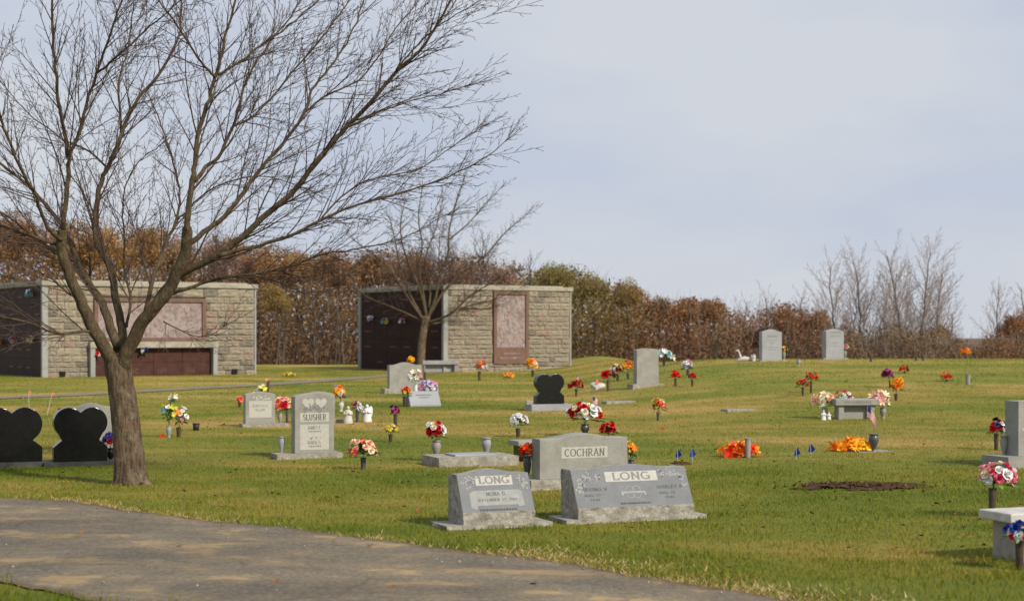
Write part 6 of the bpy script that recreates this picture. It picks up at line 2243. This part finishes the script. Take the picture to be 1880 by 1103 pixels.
# soil spot under the left blue flags
g0 = place(1251, 851)
mb = MB()
for i in range(5):
    for k in range(20):
        a = 2 * math.pi * k / 20
        r = i / 4
        x = math.cos(a) * r * .16 * (1 + .2 * noise.noise((math.cos(a) * 2, math.sin(a) * 2, 1)))
        y = math.sin(a) * r * .3
        mb.v.append((g0.x + x, g0.y + y, gz(g0.x + x, g0.y + y) + .035 * (1 - r * r) - .004))
for i in range(4):
    for k in range(20):
        mb.f.append((i * 20 + k, (i + 1) * 20 + k, (i + 1) * 20 + (k + 1) % 20, i * 20 + (k + 1) % 20))
        mb.mi.append(0)
kind(mb.build('bare_soil', SOIL, None, True), 'structure')

# national flags on sticks
def stick_flag(label, px_, py_, top_y, fw, fh, rot, droop, on=None, tilt=0.0):
    g0 = on if on is not None else place(px_, py_)
    s = F / g0.y
    H_ = (py_ - top_y) / s
    fl = thing('stick_flag', label, 'flag', g0, rot, 'small flags on sticks')
    mb = MB()
    mb.tube([(0, 0, -.02), (tilt * .5, 0, H_ * .5), (tilt, 0, H_)], [.004, .004, .003], 6)
    mb.build('stick', WOOD_STICK, fl)
    mb = MB()
    nxs, nys = 10, 13
    def pt(u, v):
        # cloth hangs: the fly end drops and folds
        x = tilt * (1 - .25 * v) + u * fw * (1 - .45 * droop)
        z = H_ - v * fh - u * u * fw * .95 * droop
        y = .012 * math.sin(u * 9 + v * 2) * (0.3 + u)
        return (x, y, z)
    for j in range(nys):
        for i in range(nxs):
            a, b, c2, d2 = pt(i / nxs, j / nys), pt((i + 1) / nxs, j / nys), pt((i + 1) / nxs, (j + 1) / nys), pt(i / nxs, (j + 1) / nys)
            mi = 2 if (j < 7 and i < 4) else (0 if j % 2 == 0 else 1)
            mb.add([d2, c2, b, a], [(0, 1, 2, 3)], mi)
    mb.build('cloth', [FLAG_RED, FLAG_WHITE, FLAG_NAVY], fl)
    return fl
stick_flag('striped flag on a stick behind the charcoal urn, below the memorial bench', 1592, 815, 744, .26, .20, R(-15), .95, None, .0)
stick_flag('small striped flag behind the large red, white and cream bouquet', 1088, 790, 728, .14, .13, 0, .5)
stick_flag('tiny striped flag in the red bouquet on the slope', 1058, 727, 689, .11, .10, 0, .8)

# statues
def angel(label, px_, py_, top, wings, lean=0.0, mat=MARBLE):
    g0 = place(px_, py_)
    s = F / g0.y
    H_ = (py_ - top) / s
    st = thing('angel_statue', label, 'statue', g0 + Vector((0, 0, -.01)), R(10), 'white garden statues')
    mb = MB()
    prof = [(.25, 0), (.26, .03), (.25, .10), (.225, .3), (.19, .48), (.195, .58), (.205, .66), (.18, .73), (.085, .78), (.07, .80)]
    n = 18
    for r, z in prof:
        for k in range(n):
            a = 2 * math.pi * k / n
            fold = 1 + .07 * math.cos(a * 7) * max(0, .5 - z) * 2
            mb.v.append((r * H_ * fold * math.cos(a), r * H_ * .78 * fold * math.sin(a), z * H_))
    for i in range(len(prof) - 1):
        for k in range(n):
            k2 = (k + 1) % n
            mb.f.append((i * n + k, i * n + k2, (i + 1) * n + k2, (i + 1) * n + k))
            mb.mi.append(0)
    mb.f.append(tuple((len(prof) - 1) * n + k for k in range(n)))
    mb.mi.append(0)
    # head
    hd = []
    for i in range(9):
        a = math.pi * i / 8
        hd.append((max(.095 * H_ * math.sin(a), .002), .885 * H_ - .115 * H_ * math.cos(a)))
    mb.lathe(hd, 12)
    # hair roll, nose
    mb.tube([(-.07 * H_, -.03 * H_, .93 * H_), (0, -.05 * H_, .985 * H_), (.07 * H_, -.03 * H_, .93 * H_)], [.018 * H_, .022 * H_, .018 * H_], 6)
    mb.tube([(0, -.09 * H_, .90 * H_), (0, -.112 * H_, .87 * H_)], [.008 * H_, .014 * H_], 5)
    # folded arms
    for sx in (-1, 1):
        mb.tube([(sx * .18 * H_, 0, .68 * H_), (sx * .22 * H_, -.06 * H_, .54 * H_), (sx * .09 * H_, -.18 * H_, .55 * H_), (sx * .01 * H_, -.2 * H_, .62 * H_)], [.06 * H_, .055 * H_, .045 * H_, .035 * H_], 7)
    mb.build('figure', mat, st, True)
    if wings:
        for sx in (-1, 1):
            w_ = MB()
            out = [(0, .52), (.1, .40), (.2, .25), (.29, .34), (.33, .55), (.32, .78), (.24, .9), (.13, .84), (.04, .70)]
            pts_ = [(sx * a * H_, b * H_) for a, b in out]
            if sx < 0:
                pts_ = pts_[::-1]
            w_.prism(pts_, .12 * H_, .165 * H_)
            w_.build('wing', mat, st, False, .006)
    return st
angel('white praying statue, left one of the pair right of the SLUSHER stone', 639, 777, 744, False)
angel('white winged angel statue, right one of the pair right of the SLUSHER stone', 674, 774, 741, True, 0, WHITE_PLASTIC)
angel('small white cherub in front of the memorial bench\'s left vase', 1512, 771, 752, False, 0, WHITE_PLASTIC)
angel('second small white cherub beside the memorial bench\'s left leg', 1522, 770, 755, False, 0, WHITE_PLASTIC)
angel('small pale pink seated figurine left of the left hilltop headstone', 1384, 663, 649, True, 0, MARBLE)
# long-necked white figurine on the crest
g0 = place(1362, 663)
st = thing('animal_figurine', 'white long necked garden figurine on the crest', 'statue', g0 + Vector((0, 0, -.01)), R(0), 'white garden statues')
mb = MB()
mb.tube([(-.16, 0, .03), (-.05, 0, .07), (.1, 0, .09), (.24, 0, .07), (.34, 0, .03)], [.03, .07, .09, .075, .02], 10)
mb.build('body', MARBLE, st, True)
mb = MB()
mb.tube([(-.02, 0, .09), (-.06, 0, .2), (-.1, 0, .32), (-.13, 0, .37), (-.18, 0, .36), (-.215, 0, .345)], [.055, .04, .032, .036, .026, .012], 9)
mb.build('neck', MARBLE, st, True)
for x in (-.12, .2):
    for y in (-.05, .05):
        mb = MB()
        mb.tube([(x, y, .06), (x - .01, y, .0)], [.024, .02], 6)
        mb.build('leg', MARBLE, st, True)
# heart cushion
g0 = place(1097, 721)
hc = thing('heart_cushion', 'white heart shaped flower cushion with a red bow leaning on the slope', 'wreath', g0 + Vector((0, .03, -.02)), R(-12))
s = F / g0.y
mb = MB()
ol = [(a * 1.05, b * .95) for a, b in heart(0, 0, .22, 30)]
n = len(ol)
M_ = Matrix.Translation((0, 0, .19)) @ Matrix.Rotation(R(-38), 4, 'X') @ Matrix.Rotation(R(8), 4, 'Y')
rings = [(1.0, .0), (.97, -.05), (.8, -.085), (.45, -.1), (.02, -.105)]
for sc_, y in rings:
    for k, (a, b) in enumerate(ol):
        j = .012 * noise.noise((a * 30, b * 30, sc_ * 9))
        mb.v.append(tuple(M_ @ Vector((a * sc_, y + j, b * sc_ * .78))))
for i in range(len(rings) - 1):
    for k in range(n):
        k2 = (k + 1) % n
        mb.f.append((i * n + k, i * n + k2, (i + 1) * n + k2, (i + 1) * n + k))
        mb.mi.append(0)
mb.f.append(tuple(range(n - 1, -1, -1)))
mb.mi.append(0)
mb.build('cushion', MARBLE, hc, True)
o = link('bow', BLOOMS['leafy'][0], hc)
slot(o, P['coral'])
o.location = M_ @ Vector((.0, -.11, .09))
o.scale = (.085,) * 3
o.rotation_euler = (R(70), 0, 0)
# grey end block with lump on the slope's black heart base
g0 = at(971, 741, rt.location.y)
o = thing('stone_ornament', 'small rough grey ornament on the left end of the black heart\'s block', 'ornament', Vector((rt.location.x - .47, rt.location.y - .2, rt.location.z + .165)), A_S)
mb = MB()
rough_grid_box(mb, -.07, .07, -.06, .06, 0, .09, .03, 14, .025, False, 2)
mb.build('body', GRANITE_ROCK, o)

# fallen leaves
LEAFM = island('fallen leaf', [(0.17, 0.06, 0.02, 1), (0.26, 0.10, 0.035, 1), (0.10, 0.035, 0.02, 1)], .8)
lm = MB()
lm.add([(-.5, 0, .02), (-.2, -.28, .10), (.15, -.32, .05), (.5, 0, .16), (.15, .32, .1), (-.2, .28, .02), (0, 0, .0)], [(0, 1, 6), (1, 2, 6), (2, 3, 6), (3, 4, 6), (4, 5, 6), (5, 0, 6)])
lm.add([(-.5, -.02, .02), (-.5, .02, .02), (-.85, 0, .1)], [(0, 1, 2)])
leaf_me = lm.mesh('fallen_leaf', LEAFM)
spots = [(768, 942), (1290, 921), (1393, 972), (919, 1012), (680, 1008), (109, 878), (119, 898), (1690, 990), (1686, 968), (1783, 1037), (1800, 1074), (1302, 950), (540, 852), (422, 872), (1440, 985), (1560, 1012), (338, 906), (620, 918), (1150, 1012), (1340, 1050), (60, 900), (1720, 930), (1490, 948), (1610, 961), (505, 1075), (720, 1085), (150, 985), (980, 1080), (330, 1010)]
for i, (a, b) in enumerate(spots):
    g0 = place(a, b)
    o = link('fallen_leaf', leaf_me)
    o.location = g0 + Vector((0, 0, .03))
    sz = random.uniform(.05, .085)
    o.scale = (sz, sz, sz)
    o.rotation_euler = (random.uniform(-.5, .5), random.uniform(-.5, .5), random.uniform(0, 6.28))
    tag(o, 'curled brown fallen leaf lying on the grass or drive in the foreground', 'leaf', 'fallen leaves in the foreground')
